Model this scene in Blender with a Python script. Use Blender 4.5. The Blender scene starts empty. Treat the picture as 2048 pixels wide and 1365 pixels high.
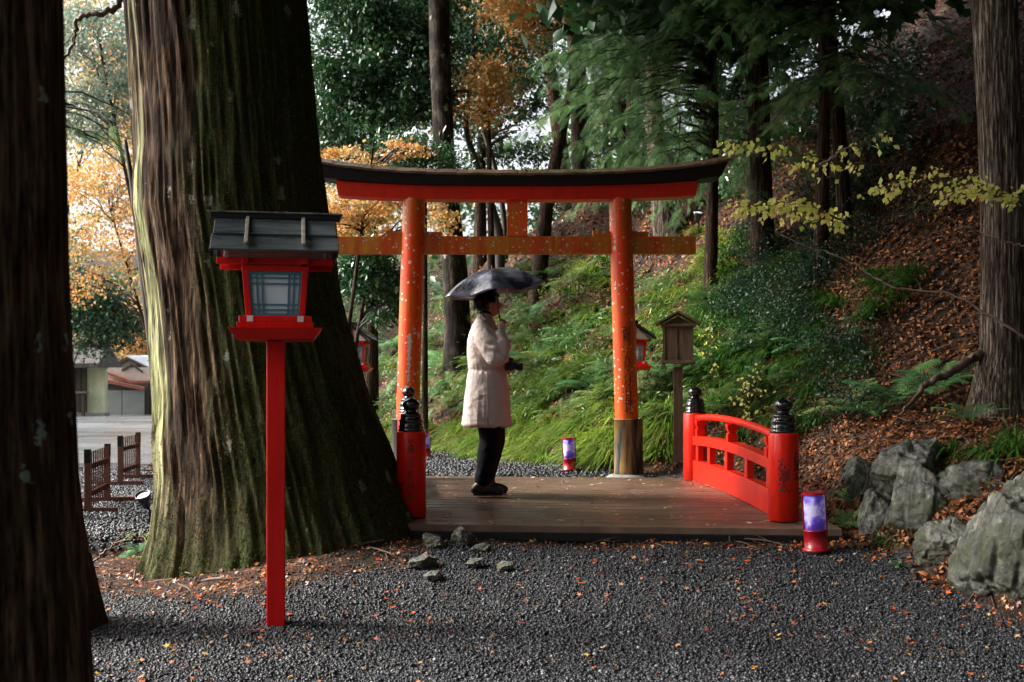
import bpy, math, random
import numpy as np
from mathutils import Vector, Matrix
rng = np.random.default_rng(7)
random.seed(7)
S = bpy.context.scene
COL = S.collection
PI = math.pi
# ------------------------------------------------------------------ camera, sky, sun, exposure
HC, F, CX, HY = 1.38, 2300.0, 1024.0, 775.0       # camera height, focal length in px of the 2048 px frame, centre, horizon row
cd = bpy.data.cameras.new('camera'); cam = bpy.data.objects.new('camera', cd); COL.objects.link(cam)
cam.location = (0, 0, HC); cam.rotation_euler = (PI/2, 0, 0)
cd.sensor_width = 36; cd.lens = F/2048*36; cd.shift_y = (HY-682.5)/2048
cd.clip_start = 0.05; cd.clip_end = 2000
cd.dof.use_dof = True; cd.dof.focus_distance = 9.4; cd.dof.aperture_fstop = 3.6
S.camera = cam
W = bpy.data.worlds.new('World'); S.world = W; W.use_nodes = True
nt = W.node_tree; bg = nt.nodes['Background']
sky = nt.nodes.new('ShaderNodeTexSky'); sky.sky_type = 'NISHITA'; sky.sun_disc = False
SUN_EL, SUN_AZ = math.radians(38), math.radians(-84)   # azimuth from +Y, negative: from the left
sky.sun_elevation = SUN_EL; sky.sun_rotation = SUN_AZ; sky.air_density = 1.0; sky.dust_density = 6.0; sky.ozone_density = 1.0
hs = nt.nodes.new('ShaderNodeHueSaturation'); hs.inputs['Saturation'].default_value = 0.35
nt.links.new(sky.outputs[0], hs.inputs['Color']); nt.links.new(hs.outputs[0], bg.inputs[0])
bg.inputs[1].default_value = 0.115
sd = bpy.data.lights.new('sun', 'SUN'); sun = bpy.data.objects.new('sun', sd); COL.objects.link(sun)
sd.energy = 2.5; sd.angle = math.radians(20); sd.color = (1.0, 0.95, 0.88)
dv = Vector((math.sin(SUN_AZ)*math.cos(SUN_EL), math.cos(SUN_AZ)*math.cos(SUN_EL), math.sin(SUN_EL)))
sun.rotation_euler = dv.to_track_quat('Z', 'Y').to_euler()
S.view_settings.view_transform = 'Standard'; S.view_settings.look = 'None'
S.view_settings.exposure = 1.9; S.view_settings.gamma = 1
S.cycles.max_bounces = 6; S.cycles.transparent_max_bounces = 8; S.cycles.use_denoising = True

# ------------------------------------------------------------------ numeric helpers
def sst(a, b, x):
    t = np.clip((np.asarray(x, float)-a)/(b-a), 0, 1); return t*t*(3-2*t)
def _h(ix, iy, iz, seed):
    n = (ix*374761393 + iy*668265263 + iz*2147483647 + seed*974711).astype(np.int64)
    n = (n ^ (n >> 13)) * 1274126177 & 0x7fffffff
    n = (n ^ (n >> 16)) * 668265263 & 0x7fffffff
    return (n & 0xffff)/65535.0
def vn(x, y, z=0.0, seed=0, px=None):
    """value noise in [-1,1]; px makes it periodic in x"""
    x, y, z = np.broadcast_arrays(np.asarray(x, float), np.asarray(y, float), np.asarray(z, float))
    ix, iy, iz = np.floor(x).astype(np.int64), np.floor(y).astype(np.int64), np.floor(z).astype(np.int64)
    fx, fy, fz = x-ix, y-iy, z-iz
    fx, fy, fz = [f*f*(3-2*f) for f in (fx, fy, fz)]
    def g(a, b, c):
        X = ix+a
        if px: X = X % px
        return _h(X, iy+b, iz+c, seed)
    r = 0
    for a in (0, 1):
        for b in (0, 1):
            for c in (0, 1):
                r = r + g(a, b, c)*(fx if a else 1-fx)*(fy if b else 1-fy)*(fz if c else 1-fz)
    return r*2-1
def fbm(x, y, z=0.0, o=4, seed=0):
    r = 0; a = 1.0; s = 0
    for k in range(o):
        r = r + a*vn(np.asarray(x)*2**k, np.asarray(y)*2**k, np.asarray(z)*2**k, seed+k); s += a; a *= .5
    return r/s
def P(px, py, d):
    """world point seen at column px, row py of the photograph, at distance d"""
    return np.array(((px-CX)/F*d, d, HC-(py-HY)/F*d))

# ------------------------------------------------------------------ terrain
XY_ = [0, 5, 6.7, 8.7, 11.6, 13.3, 17.3, 20.5, 24, 27.5, 31, 38, 55, 100, 260]
XF_ = [4.2, 3.45, 3.05, 2.5, 2.05, .8, -1.3, -3.2, -5.0, -4.4, -1, 5, 15, 46, 150]
def foot(y): return np.interp(y, XY_, XF_)
def terr(x, y):
    x = np.asarray(x, float); y = np.asarray(y, float)
    m = sst(-2.7, -1.3, x)*(1-sst(18, 24, y)) + 0
    rise = .24*sst(6.6, 8.3, y) + .18*sst(10.5, 12.0, y)
    z = m*rise - np.clip(y-22, 0, 90)*.013
    # stream bed under the bridge
    ditch = sst(8.9, 9.3, y)*(1-sst(10.6, 11.1, y))
    dl = sst(9.3, 9.7, y+.12*vn(x*1.3, 3.1))*(1-sst(10.0, 10.5, y+.12*vn(x*1.1, 9.1)))
    k = sst(-1.9, -1.3, x)
    z = z - .9*ditch*k*(1-sst(1.5, 1.95, x)) - .55*dl*(1-k)
    u = (x-foot(y)+.25*vn(x*.35, y*.6, 0, 5))*.87
    h = np.interp(u, [-.5, 0, .4, 4.0, 40], [0, .06, .42, 4.15, 28])
    ht = np.interp(u, [-.5, 0, .35, .7, 1.6, 2.6, 6, 40], [0, .04, .45, .72, .9, 1.5, 5.2, 30])
    w = sst(9.3, 11.8, y)
    hh = h*w + ht*(1-w)
    rough = np.clip(hh, 0, 1.2)
    hh = hh + rough*(.16*fbm(x*.9, y*.9, 0, 3, 11) + .05*vn(x*4, y*4, 0, 3))
    z = z + hh
    z = z + .022*vn(x*1.7, y*1.7, 0, 21)*(1-sst(20, 30, y)) + .008*vn(x*6, y*6, 0, 22)*(1-sst(20, 30, y))
    # wooded far side of the valley
    z = z + sst(125, 200, y)*26
    return z
def hit(px, py, d0=5.0, d1=70.0, st=.06):
    px = np.atleast_1d(np.asarray(px, float)); py = np.atleast_1d(np.asarray(py, float))
    res = np.full((len(px), 3), np.nan); alive = np.ones(len(px), bool); d = d0
    while d < d1 and alive.any():
        k = np.where(alive)[0]; X = (px[k]-CX)/F*d; Z = HC-(py[k]-HY)/F*d
        t = terr(X, np.full_like(X, d)); h = Z <= t; j = k[h]
        res[j, 0] = X[h]; res[j, 1] = d; res[j, 2] = t[h]; alive[j] = False; d += st
    return res[~np.isnan(res[:, 0])]

# ------------------------------------------------------------------ mesh helpers
class G:
    """collects faces of any size"""
    def __init__(s): s.v = []; s.f = []; s.n = 0; s.c = []
    def add(s, v, f):
        v = np.asarray(v, float).reshape(-1, 3); s.v.append(v); s.c.append((s.n, len(s.f), len(f)))
        s.f += [tuple(int(i)+s.n for i in q) for q in f]; s.n += len(v); return s
    def box(s, c, size, rz=0, rx=0, ry=0):
        M = Matrix.Rotation(rz, 3, 'Z') @ Matrix.Rotation(ry, 3, 'Y') @ Matrix.Rotation(rx, 3, 'X')
        q = []
        for i in (-1, 1):
            for j in (-1, 1):
                for k in (-1, 1):
                    q.append(M @ Vector((i*size[0]/2, j*size[1]/2, k*size[2]/2)) + Vector(c))
        return s.add(q, [(0, 1, 3, 2), (4, 6, 7, 5), (0, 4, 5, 1), (2, 3, 7, 6), (0, 2, 6, 4), (1, 5, 7, 3)])
    def frustum(s, c, a, b, z0, z1):
        """four-sided taper: half sizes a=(x,y) at z0, b at z1"""
        q = [(c[0]+i*h[0], c[1]+j*h[1], z) for h, z in ((a, z0), (b, z1)) for i, j in ((-1, -1), (1, -1), (1, 1), (-1, 1))]
        return s.add(q, [(3, 2, 1, 0), (4, 5, 6, 7), (0, 1, 5, 4), (1, 2, 6, 5), (2, 3, 7, 6), (3, 0, 4, 7)])
    def lathe(s, prof, n=24, c=(0, 0, 0)):
        q = []; m = len(prof)
        for r, z in prof:
            for k in range(n):
                a = 2*PI*k/n; q.append((c[0]+r*math.cos(a), c[1]+r*math.sin(a), c[2]+z))
        f = [(i*n+k, i*n+(k+1) % n, (i+1)*n+(k+1) % n, (i+1)*n+k) for i in range(m-1) for k in range(n)]
        f += [tuple(range(n))[::-1], tuple((m-1)*n+k for k in range(n))]
        return s.add(q, f)
    def tube(s, pts, rad, n=8, cap=True, flat=1.0):
        pts = [Vector(p) for p in pts]; m = len(pts)
        if not hasattr(rad, '__len__'): rad = [rad]*m
        q = []; up = None
        for i, p in enumerate(pts):
            t = (pts[min(i+1, m-1)]-pts[max(i-1, 0)]).normalized()
            if up is None:
                up = Vector((0, 0, 1)) if abs(t.z) < .9 else Vector((1, 0, 0))
            a = t.cross(up); 
            if a.length < 1e-4: a = t.orthogonal()
            a.normalize(); b = a.cross(t).normalized(); up = b
            for k in range(n):
                th = 2*PI*k/n; q.append(p + a*rad[i]*math.cos(th) + b*rad[i]*flat*math.sin(th))
        f = [(i*n+k, i*n+(k+1) % n, (i+1)*n+(k+1) % n, (i+1)*n+k) for i in range(m-1) for k in range(n)]
        if cap: f += [tuple(range(n))[::-1], tuple((m-1)*n+k for k in range(n))]
        return s.add(q, f)
    def mesh(s, name):
        me = bpy.data.meshes.new(name)
        v = np.concatenate(s.v) if s.v else np.zeros((0, 3))
        me.from_pydata(v.tolist(), [], s.f); me.update(); return me
def tilemesh(name, tv, tf, pos, R, sc, rnd=None):
    """one mesh from N placed copies of a small template whose faces all have the same number of corners"""
    tv = np.asarray(tv, float); tf = np.asarray(tf, np.int64); N = len(pos); k = len(tv)
    sc = np.asarray(sc, float)
    if sc.ndim == 1: sc = sc[:, None]*np.ones(3)
    v = np.einsum('nij,nkj->nki', R, tv[None]*sc[:, None, :]) + np.asarray(pos)[:, None, :]
    f = (tf[None] + (np.arange(N)*k)[:, None, None]).reshape(-1, tf.shape[1])
    return rawmesh(name, v.reshape(-1, 3), f, np.repeat(rng.random(N) if rnd is None else rnd, k))
def rawmesh(name, v, f, rnd=None, smooth=False):
    me = bpy.data.meshes.new(name); n = f.shape[1]
    me.vertices.add(len(v)); me.vertices.foreach_set('co', v.astype(np.float32).ravel())
    me.loops.add(f.size); me.loops.foreach_set('vertex_index', f.astype(np.int32).ravel())
    me.polygons.add(len(f)); me.polygons.foreach_set('loop_start', (np.arange(len(f))*n).astype(np.int32))
    try: me.polygons.foreach_set('loop_total', np.full(len(f), n, np.int32))
    except Exception: pass
    me.update(calc_edges=True)
    if rnd is not None:
        a = me.attributes.new('rnd', 'FLOAT', 'POINT'); a.data.foreach_set('value', rnd.astype(np.float32))
    if smooth: me.polygons.foreach_set('use_smooth', np.ones(len(f), bool)); me.update()
    return me
def attr(me, name, val):
    a = me.attributes.new(name, 'FLOAT', 'POINT'); a.data.foreach_set('value', np.asarray(val, np.float32))
def eul(yaw, pitch, roll):
    """N rotation matrices Rz(yaw) Rx(pitch) Ry(roll)"""
    c, s = np.cos, np.sin; o = np.zeros_like(yaw); i = np.ones_like(yaw)
    Z = np.stack([c(yaw), -s(yaw), o, s(yaw), c(yaw), o, o, o, i], -1).reshape(-1, 3, 3)
    X = np.stack([i, o, o, o, c(pitch), -s(pitch), o, s(pitch), c(pitch)], -1).reshape(-1, 3, 3)
    Y = np.stack([c(roll), o, s(roll), o, i, o, -s(roll), o, c(roll)], -1).reshape(-1, 3, 3)
    return Z @ X @ Y
SPLIT = {'roof_batten', 'corner_fitting', 'gable_panel', 'vent_slot', 'gable_strut', 'bargeboard', 'eave_beam', 'door_frame', 'roof_board', 'bracket'}
def obj(name, geo, mat, parent=None, loc=None, bevel=0, smooth=False, rel=False):
    if name in SPLIT and isinstance(geo, G) and len(geo.v) > 1:      # every piece an object of its own
        for (n0, f0, nf), v in zip(geo.c, geo.v):
            o = _obj(name, G().add(v, [tuple(i-n0 for i in q) for q in geo.f[f0:f0+nf]]), mat, parent, loc, bevel, smooth, rel)
        return o
    return _obj(name, geo, mat, parent, loc, bevel, smooth, rel)
def _obj(name, geo, mat, parent=None, loc=None, bevel=0, smooth=False, rel=False):
    """link one mesh object; rel: the vertices are world coordinates"""
    me = geo if isinstance(geo, bpy.types.Mesh) else geo.mesh(name)
    if rel:
        o0 = parent.matrix_world_loc if False else (Vector(parent['_w']) if parent is not None else Vector(loc or (0, 0, 0)))
        me.transform(Matrix.Translation(-o0))
    o = bpy.data.objects.new(name, me); COL.objects.link(o)
    if mat: me.materials.clear(); me.materials.append(mat)
    if parent is not None: o.parent = parent
    if loc is not None and parent is None: o.location = loc
    elif loc is not None: o.location = loc
    if smooth: me.polygons.foreach_set('use_smooth', np.ones(len(me.polygons), bool))
    if bevel:
        b = o.modifiers.new('bevel', 'BEVEL'); b.width = bevel; b.segments = 2; b.limit_method = 'ANGLE'; b.harden_normals = False
    w = Vector(loc) if loc is not None else Vector((0, 0, 0))
    if parent is not None: w = w + Vector(parent['_w'])
    o['_w'] = list(w)
    return o
def tag(o, label=None, cat=None, group=None, kind=None):
    if label: o['label'] = label
    if cat: o['category'] = cat
    if group: o['group'] = group
    if kind: o['kind'] = kind
    return o
def thing(name, label, cat, loc=(0, 0, 0), rz=0, group=None):
    o = bpy.data.objects.new(name, None); COL.objects.link(o); o.location = loc; o.rotation_euler = (0, 0, rz)
    o.empty_display_size = .1; o['_w'] = list(loc); return tag(o, label, cat, group)
def copy_tree(o, parent=None):
    c = o.copy(); COL.objects.link(c); c.parent = parent
    for ch in list(o.children): copy_tree(ch, c)
    return c

# ------------------------------------------------------------------ materials
def mk(name):
    m = bpy.data.materials.new(name); m.use_nodes = True; n = m.node_tree; b = n.nodes['Principled BSDF']
    return m, n, b
def node(n, t, **kw):
    x = n.nodes.new(t)
    for k, v in kw.items():
        if k in x.inputs: x.inputs[k].default_value = v
        else: setattr(x, k, v)
    return x
def ramp(n, stops, fac):
    r = n.nodes.new('ShaderNodeValToRGB'); e = r.color_ramp.elements
    while len(e) < len(stops): e.new(.5)
    for i, (p, c) in enumerate(stops): e[i].position = p; e[i].color = (*c, 1) if len(c) == 3 else c
    n.links.new(fac, r.inputs[0]); return r.outputs[0]
def mix(n, f, a, b, mode='MIX'):
    x = n.nodes.new('ShaderNodeMix'); x.data_type = 'RGBA'; x.blend_type = mode
    for s, v in ((x.inputs[0], f), (x.inputs[6], a), (x.inputs[7], b)):
        if isinstance(v, bpy.types.NodeSocket): n.links.new(v, s)
        elif isinstance(v, (int, float)): s.default_value = v
        else: s.default_value = (*v, 1)
    return x.outputs[2]
def coord(n, scale=(1, 1, 1), kind='Object'):
    t = n.nodes.new('ShaderNodeTexCoord'); m = n.nodes.new('ShaderNodeMapping'); m.inputs['Scale'].default_value = scale
    n.links.new(t.outputs[kind], m.inputs[0]); return m.outputs[0]
def noise(n, vec, scale, det=4, rough=.55):
    x = node(n, 'ShaderNodeTexNoise'); x.inputs['Scale'].default_value = scale; x.inputs['Detail'].default_value = det
    x.inputs['Roughness'].default_value = rough; n.links.new(vec, x.inputs['Vector']); return x.outputs['Fac']
def vor(n, vec, scale, out='Distance', feat='F1', rnd=1.0):
    x = node(n, 'ShaderNodeTexVoronoi', feature=feat); x.inputs['Scale'].default_value = scale
    x.inputs['Randomness'].default_value = rnd; n.links.new(vec, x.inputs['Vector']); return x.outputs[out]
def bump(n, b, h, strength=.5, dist=.01, prev=None):
    x = node(n, 'ShaderNodeBump'); x.inputs['Strength'].default_value = strength; x.inputs['Distance'].default_value = dist
    n.links.new(h, x.inputs['Height'])
    if prev: n.links.new(prev, x.inputs['Normal'])
    n.links.new(x.outputs[0], b.inputs['Normal']); return x.outputs[0]
def math_(n, op, a, b=None):
    x = n.nodes.new('ShaderNodeMath'); x.operation = op
    for s, v in ((x.inputs[0], a), (x.inputs[1], b)):
        if v is None: continue
        if isinstance(v, bpy.types.NodeSocket): n.links.new(v, s)
        else: s.default_value = v
    return x.outputs[0]
def mat(name, c1, c2=None, scale=8, rough=.5, bmp=.2, bd=.004, stretch=(1, 1, 1), metal=0, spec=.5, coat=0, rvar=0, bscale=None):
    m, n, b = mk(name); v = coord(n, stretch); nz = noise(n, v, scale, 6, .6)
    c = ramp(n, [(.36, c1), (.64, c2 or c1)], nz); n.links.new(c, b.inputs['Base Color'])
    b.inputs['Metallic'].default_value = metal; b.inputs['Specular IOR Level'].default_value = spec
    b.inputs['Coat Weight'].default_value = coat; b.inputs['Coat Roughness'].default_value = .12
    if rvar:
        r = node(n, 'ShaderNodeMapRange'); r.inputs['From Min'].default_value = .3; r.inputs['From Max'].default_value = .7
        r.inputs['To Min'].default_value = max(.05, rough-rvar); r.inputs['To Max'].default_value = min(1, rough+rvar)
        n.links.new(noise(n, v, scale*.37, 3), r.inputs[0]); n.links.new(r.outputs[0], b.inputs['Roughness'])
    else: b.inputs['Roughness'].default_value = rough
    if bmp: bump(n, b, noise(n, v, (bscale or scale*2.5), 5, .6), bmp, bd)
    return m
def leafmat(name, stops, rough=.4, trans=.35, spec=.5, at='rnd'):
    m, n, b = mk(name); a = node(n, 'ShaderNodeAttribute', attribute_name=at)
    c = ramp(n, stops, a.outputs['Fac']); n.links.new(c, b.inputs['Base Color'])
    b.inputs['Roughness'].default_value = rough; b.inputs['Specular IOR Level'].default_value = spec
    if trans:
        t = node(n, 'ShaderNodeBsdfTranslucent'); n.links.new(c, t.inputs[0])
        s = node(n, 'ShaderNodeMixShader'); s.inputs[0].default_value = trans
        n.links.new(b.outputs[0], s.inputs[1]); n.links.new(t.outputs[0], s.inputs[2])
        n.links.new(s.outputs[0], n.nodes['Material Output'].inputs[0])
    return m
def barkmat(name, c1, c2, moss=(.035, .05, .012), lichen=(.42, .45, .38), fib=(9, 9, .55), fs=3.0, lich=.0, rough=.85, bd=.02, strip=None):
    """fibrous bark: vertical fibres, optional moss (attribute moss), pale strip (attribute strip), lichen spots"""
    m, n, b = mk(name); v = coord(n, fib); v0 = coord(n)
    f1 = noise(n, v, fs, 8, .62); f2 = noise(n, coord(n, (22, 22, 2.4)), 2.5, 7, .68)
    f3 = noise(n, v0, 1.1, 3)
    c = ramp(n, [(.38, tuple(x*.5 for x in c1)), (.5, c1), (.6, c2)], f1)
    c = mix(n, 1.0, c, ramp(n, [(.4, (.1, .09, .08)), (.5, (.75, .72, .7)), (.6, (1.15, 1.12, 1.1))], f2), 'MULTIPLY')
    c = mix(n, ramp(n, [(.35, (.55, .5, .5)), (.7, (1.25, 1.15, 1.0))], f3), c, (1, 1, 1), 'MIX') if False else mix(n, 1.0, c, ramp(n, [(.38, (.5, .46, .45)), (.6, (1, 1, 1))], f3), 'MULTIPLY')
    if strip:
        a = node(n, 'ShaderNodeAttribute', attribute_name='strip')
        f = math_(n, 'MULTIPLY', a.outputs['Fac'], ramp(n, [(.36, (0, 0, 0)), (.5, (1, 1, 1))], f1))
        c = mix(n, f, c, strip)
    a = node(n, 'ShaderNodeAttribute', attribute_name='moss')
    mn = noise(n, v0, 14, 7, .75)
    f = math_(n, 'MULTIPLY', a.outputs['Fac'], ramp(n, [(.36, (0, 0, 0)), (.5, (1, 1, 1))], mn))
    c = mix(n, f, c, ramp(n, [(.4, tuple(x*.45 for x in moss)), (.7, tuple(x*1.5 for x in moss))], noise(n, v0, 60, 4, .7)))
    if lich:
        d = vor(n, coord(n, (1, 1, .62)), lich); e = noise(n, v0, 30, 4, .7)
        sel = vor(n, coord(n, (1, 1, .62)), lich, 'Color')
        s1 = node(n, 'ShaderNodeSeparateColor'); n.links.new(sel, s1.inputs[0])
        t = math_(n, 'ADD', d, math_(n, 'MULTIPLY', math_(n, 'SUBTRACT', e, .5), .8))
        lim = math_(n, 'MULTIPLY', math_(n, 'SUBTRACT', s1.outputs[0], .5), .5)
        c = mix(n, math_(n, 'MULTIPLY', math_(n, 'LESS_THAN', t, lim), .75), c, lichen)
    n.links.new(c, b.inputs['Base Color']); b.inputs['Roughness'].default_value = rough; b.inputs['Specular IOR Level'].default_value = .12
    p = bump(n, b, f1, .9, bd); p = bump(n, b, f2, .6, bd*.4, p); bump(n, b, mn, .5, bd*.5, p)
    return m
def paintmat(name, c1, c2, rough=.3, coat=.25, spots=0, worn=None, spotc=(.62, .6, .52), grain=.15):
    """weathered vermilion paint, with round lichen spots and worn streaks"""
    m, n, b = mk(name); v = coord(n)
    c = ramp(n, [(.3, c1), (.7, c2)], noise(n, coord(n, (1, 1, .35)), 5, 5))
    if worn:
        c = mix(n, ramp(n, [(.42, (0, 0, 0)), (.62, (1, 1, 1))], noise(n, coord(n, (1, 1, .18)), 7, 6, .7)), c, worn)
        c = mix(n, math_(n, 'MULTIPLY', ramp(n, [(.58, (0, 0, 0)), (.68, (1, 1, 1))], noise(n, v, 11, 7, .75)), .45), c, (.12, .05, .02))
    if spots:
        for sc, th, k in ((spots*1.1, .52, .3), (spots*2.6, .38, .38), (spots*.55, .72, .34)):
            col = vor(n, v, sc, 'Color'); d = vor(n, v, sc)
            s1 = node(n, 'ShaderNodeSeparateColor'); n.links.new(col, s1.inputs[0])
            d2 = math_(n, 'ADD', d, math_(n, 'MULTIPLY', math_(n, 'SUBTRACT', noise(n, v, sc*5, 3), .5), .16))
            lim = math_(n, 'MULTIPLY', math_(n, 'SUBTRACT', s1.outputs[0], th), k*1.6)
            c = mix(n, math_(n, 'MULTIPLY', math_(n, 'LESS_THAN', d2, lim), .8), c, spotc)
    gr = ramp(n, [(.38, (.45, .42, .4)), (.5, (.92, .92, .92)), (.6, (1, 1, 1))], noise(n, coord(n, (1, 1, .12)), 16, 7, .7))
    c = mix(n, .3, c, gr, 'MULTIPLY'); c = mix(n, ramp(n, [(.63, (0, 0, 0)), (.66, (.8, .8, .8))], noise(n, v, 38, 5, .7)), c, (.1, .03, .02))
    n.links.new(c, b.inputs['Base Color']); b.inputs['Roughness'].default_value = rough
    b.inputs['Coat Weight'].default_value = coat; b.inputs['Coat Roughness'].default_value = .15; b.inputs['Specular IOR Level'].default_value = .3
    bump(n, b, noise(n, coord(n, (14, 14, 1)), 5, 5), grain, .004)
    return m
M = {}
M['red'] = paintmat('vermilion_paint', (.66, .01, .002), (.8, .018, .003), .36, .12, grain=.1)
M['red_lamp'] = paintmat('lantern_red', (.56, .005, .004), (.7, .009, .005), .4, .08, grain=.1)
M['torii'] = paintmat('torii_paint', (.7, .07, .004), (.74, .04, .003), .42, .08, spots=9, worn=(.5, .13, .008), grain=.35)
M['torii_top'] = paintmat('torii_beam_paint', (.52, .022, .003), (.64, .014, .003), .45, .05, grain=.3)
M['torii_tie'] = paintmat('torii_tie_paint', (.52, .04, .004), (.34, .055, .005), .5, .05, spots=11, worn=(.4, .16, .01), spotc=(.5, .42, .36), grain=.3)
M['copper'] = mat('copper_roof', (.10, .055, .03), (.2, .125, .085), 6, .28, .3, .004, metal=.5, rvar=.12)
M['black'] = mat('black_lacquer', (.004, .004, .006), (.008, .008, .01), 8, .12, .05, coat=.6)
M['blackwood'] = mat('black_wood', (.004, .004, .005), (.011, .01, .01), 12, .5, .3, stretch=(1, 1, 6), spec=.25)
M['slate'] = mat('dark_roof_board', (.035, .042, .045), (.085, .098, .1), 6, .33, .5, .004, stretch=(.8, 6, 6), rvar=.12)
M['batten'] = mat('pale_batten', (.16, .15, .12), (.3, .28, .22), 20, .5, .4)
M['capwood'] = mat('roof_cap', (.05, .06, .055), (.2, .22, .18), 14, .4, .4)
M['white'] = mat('white_paint', (.6, .58, .54), (.7, .68, .63), 10, .5, .1)
M['paper'] = mat('lantern_paper', (.6, .68, .74), (.7, .77, .82), 4, .7, .05, spec=.2)
M['lattice'] = mat('blue_lattice', (.05, .15, .2), (.07, .19, .25), 9, .4, .1)
M['wood'] = mat('weathered_wood', (.09, .055, .03), (.2, .13, .075), 5, .7, .6, .005, stretch=(12, 12, 1))
M['deckwood'] = None
M['concrete'] = mat('concrete', (.12, .125, .12), (.26, .26, .24), 9, .7, .4)
M['litter'] = leafmat('fallen_leaves', [(0, (.02, .009, .005)), (.35, (.09, .032, .012)), (.6, (.18, .062, .02)), (.8, (.29, .11, .038)), (.93, (.4, .19, .08)), (1, (.5, .15, .03))], .6, .1, .2)
M['bright_leaf'] = leafmat('bright_fallen_leaves', [(0, (.5, .09, .01)), (.35, (.62, .17, .03)), (.6, (.45, .05, .02)), (.8, (.6, .32, .16)), (1, (.6, .42, .05))], .4, .15)
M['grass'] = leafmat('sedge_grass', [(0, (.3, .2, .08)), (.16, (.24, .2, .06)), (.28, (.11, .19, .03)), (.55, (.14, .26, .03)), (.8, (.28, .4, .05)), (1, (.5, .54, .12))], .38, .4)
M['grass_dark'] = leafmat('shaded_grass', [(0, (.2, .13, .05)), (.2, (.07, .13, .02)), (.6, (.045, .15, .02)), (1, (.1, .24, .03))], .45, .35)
M['fern'] = leafmat('fern_green', [(0, (.045, .13, .05)), (.5, (.07, .2, .07)), (1, (.14, .3, .09))], .45, .3)
M['glossy'] = leafmat('glossy_leaf', [(0, (.015, .05, .02)), (.5, (.03, .095, .035)), (.85, (.06, .15, .05)), (1, (.13, .2, .05))], .22, .18, .7)
M['hinoki'] = leafmat('cypress_green', [(0, (.05, .12, .045)), (.5, (.1, .22, .08)), (1, (.24, .36, .14))], .6, .45, .2)
M['cedar'] = leafmat('cedar_green', [(0, (.012, .035, .014)), (.6, (.025, .075, .025)), (1, (.05, .12, .035))], .5, .2)
M['maple'] = leafmat('maple_orange', [(0, (.42, .12, .03)), (.25, (.6, .26, .06)), (.5, (.66, .42, .16)), (.7, (.3, .3, .13)), (.85, (.5, .2, .05)), (1, (.7, .5, .25))], .45, .5)
M['maple_pale'] = leafmat('maple_pale', [(0, (.5, .3, .1)), (.5, (.65, .42, .14)), (.85, (.6, .3, .1)), (1, (.35, .35, .1))], .45, .5)
M['palegreen'] = leafmat('pale_green_leaf', [(0, (.1, .16, .1)), (.5, (.2, .27, .2)), (1, (.36, .4, .3))], .35, .45)
M['yellow'] = leafmat('yellow_leaf', [(0, (.8, .74, .16)), (.5, (.85, .8, .3)), (.85, (.55, .7, .12)), (1, (.85, .65, .3))], .4, .6)
M['twig'] = mat('twig_bark', (.05, .03, .02), (.11, .07, .05), 20, .6, .3)
M['darkbark'] = mat('dark_branch_bark', (.016, .011, .008), (.04, .028, .02), 14, .7, .5, stretch=(3, 3, 1))
M['rock'] = None

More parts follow.
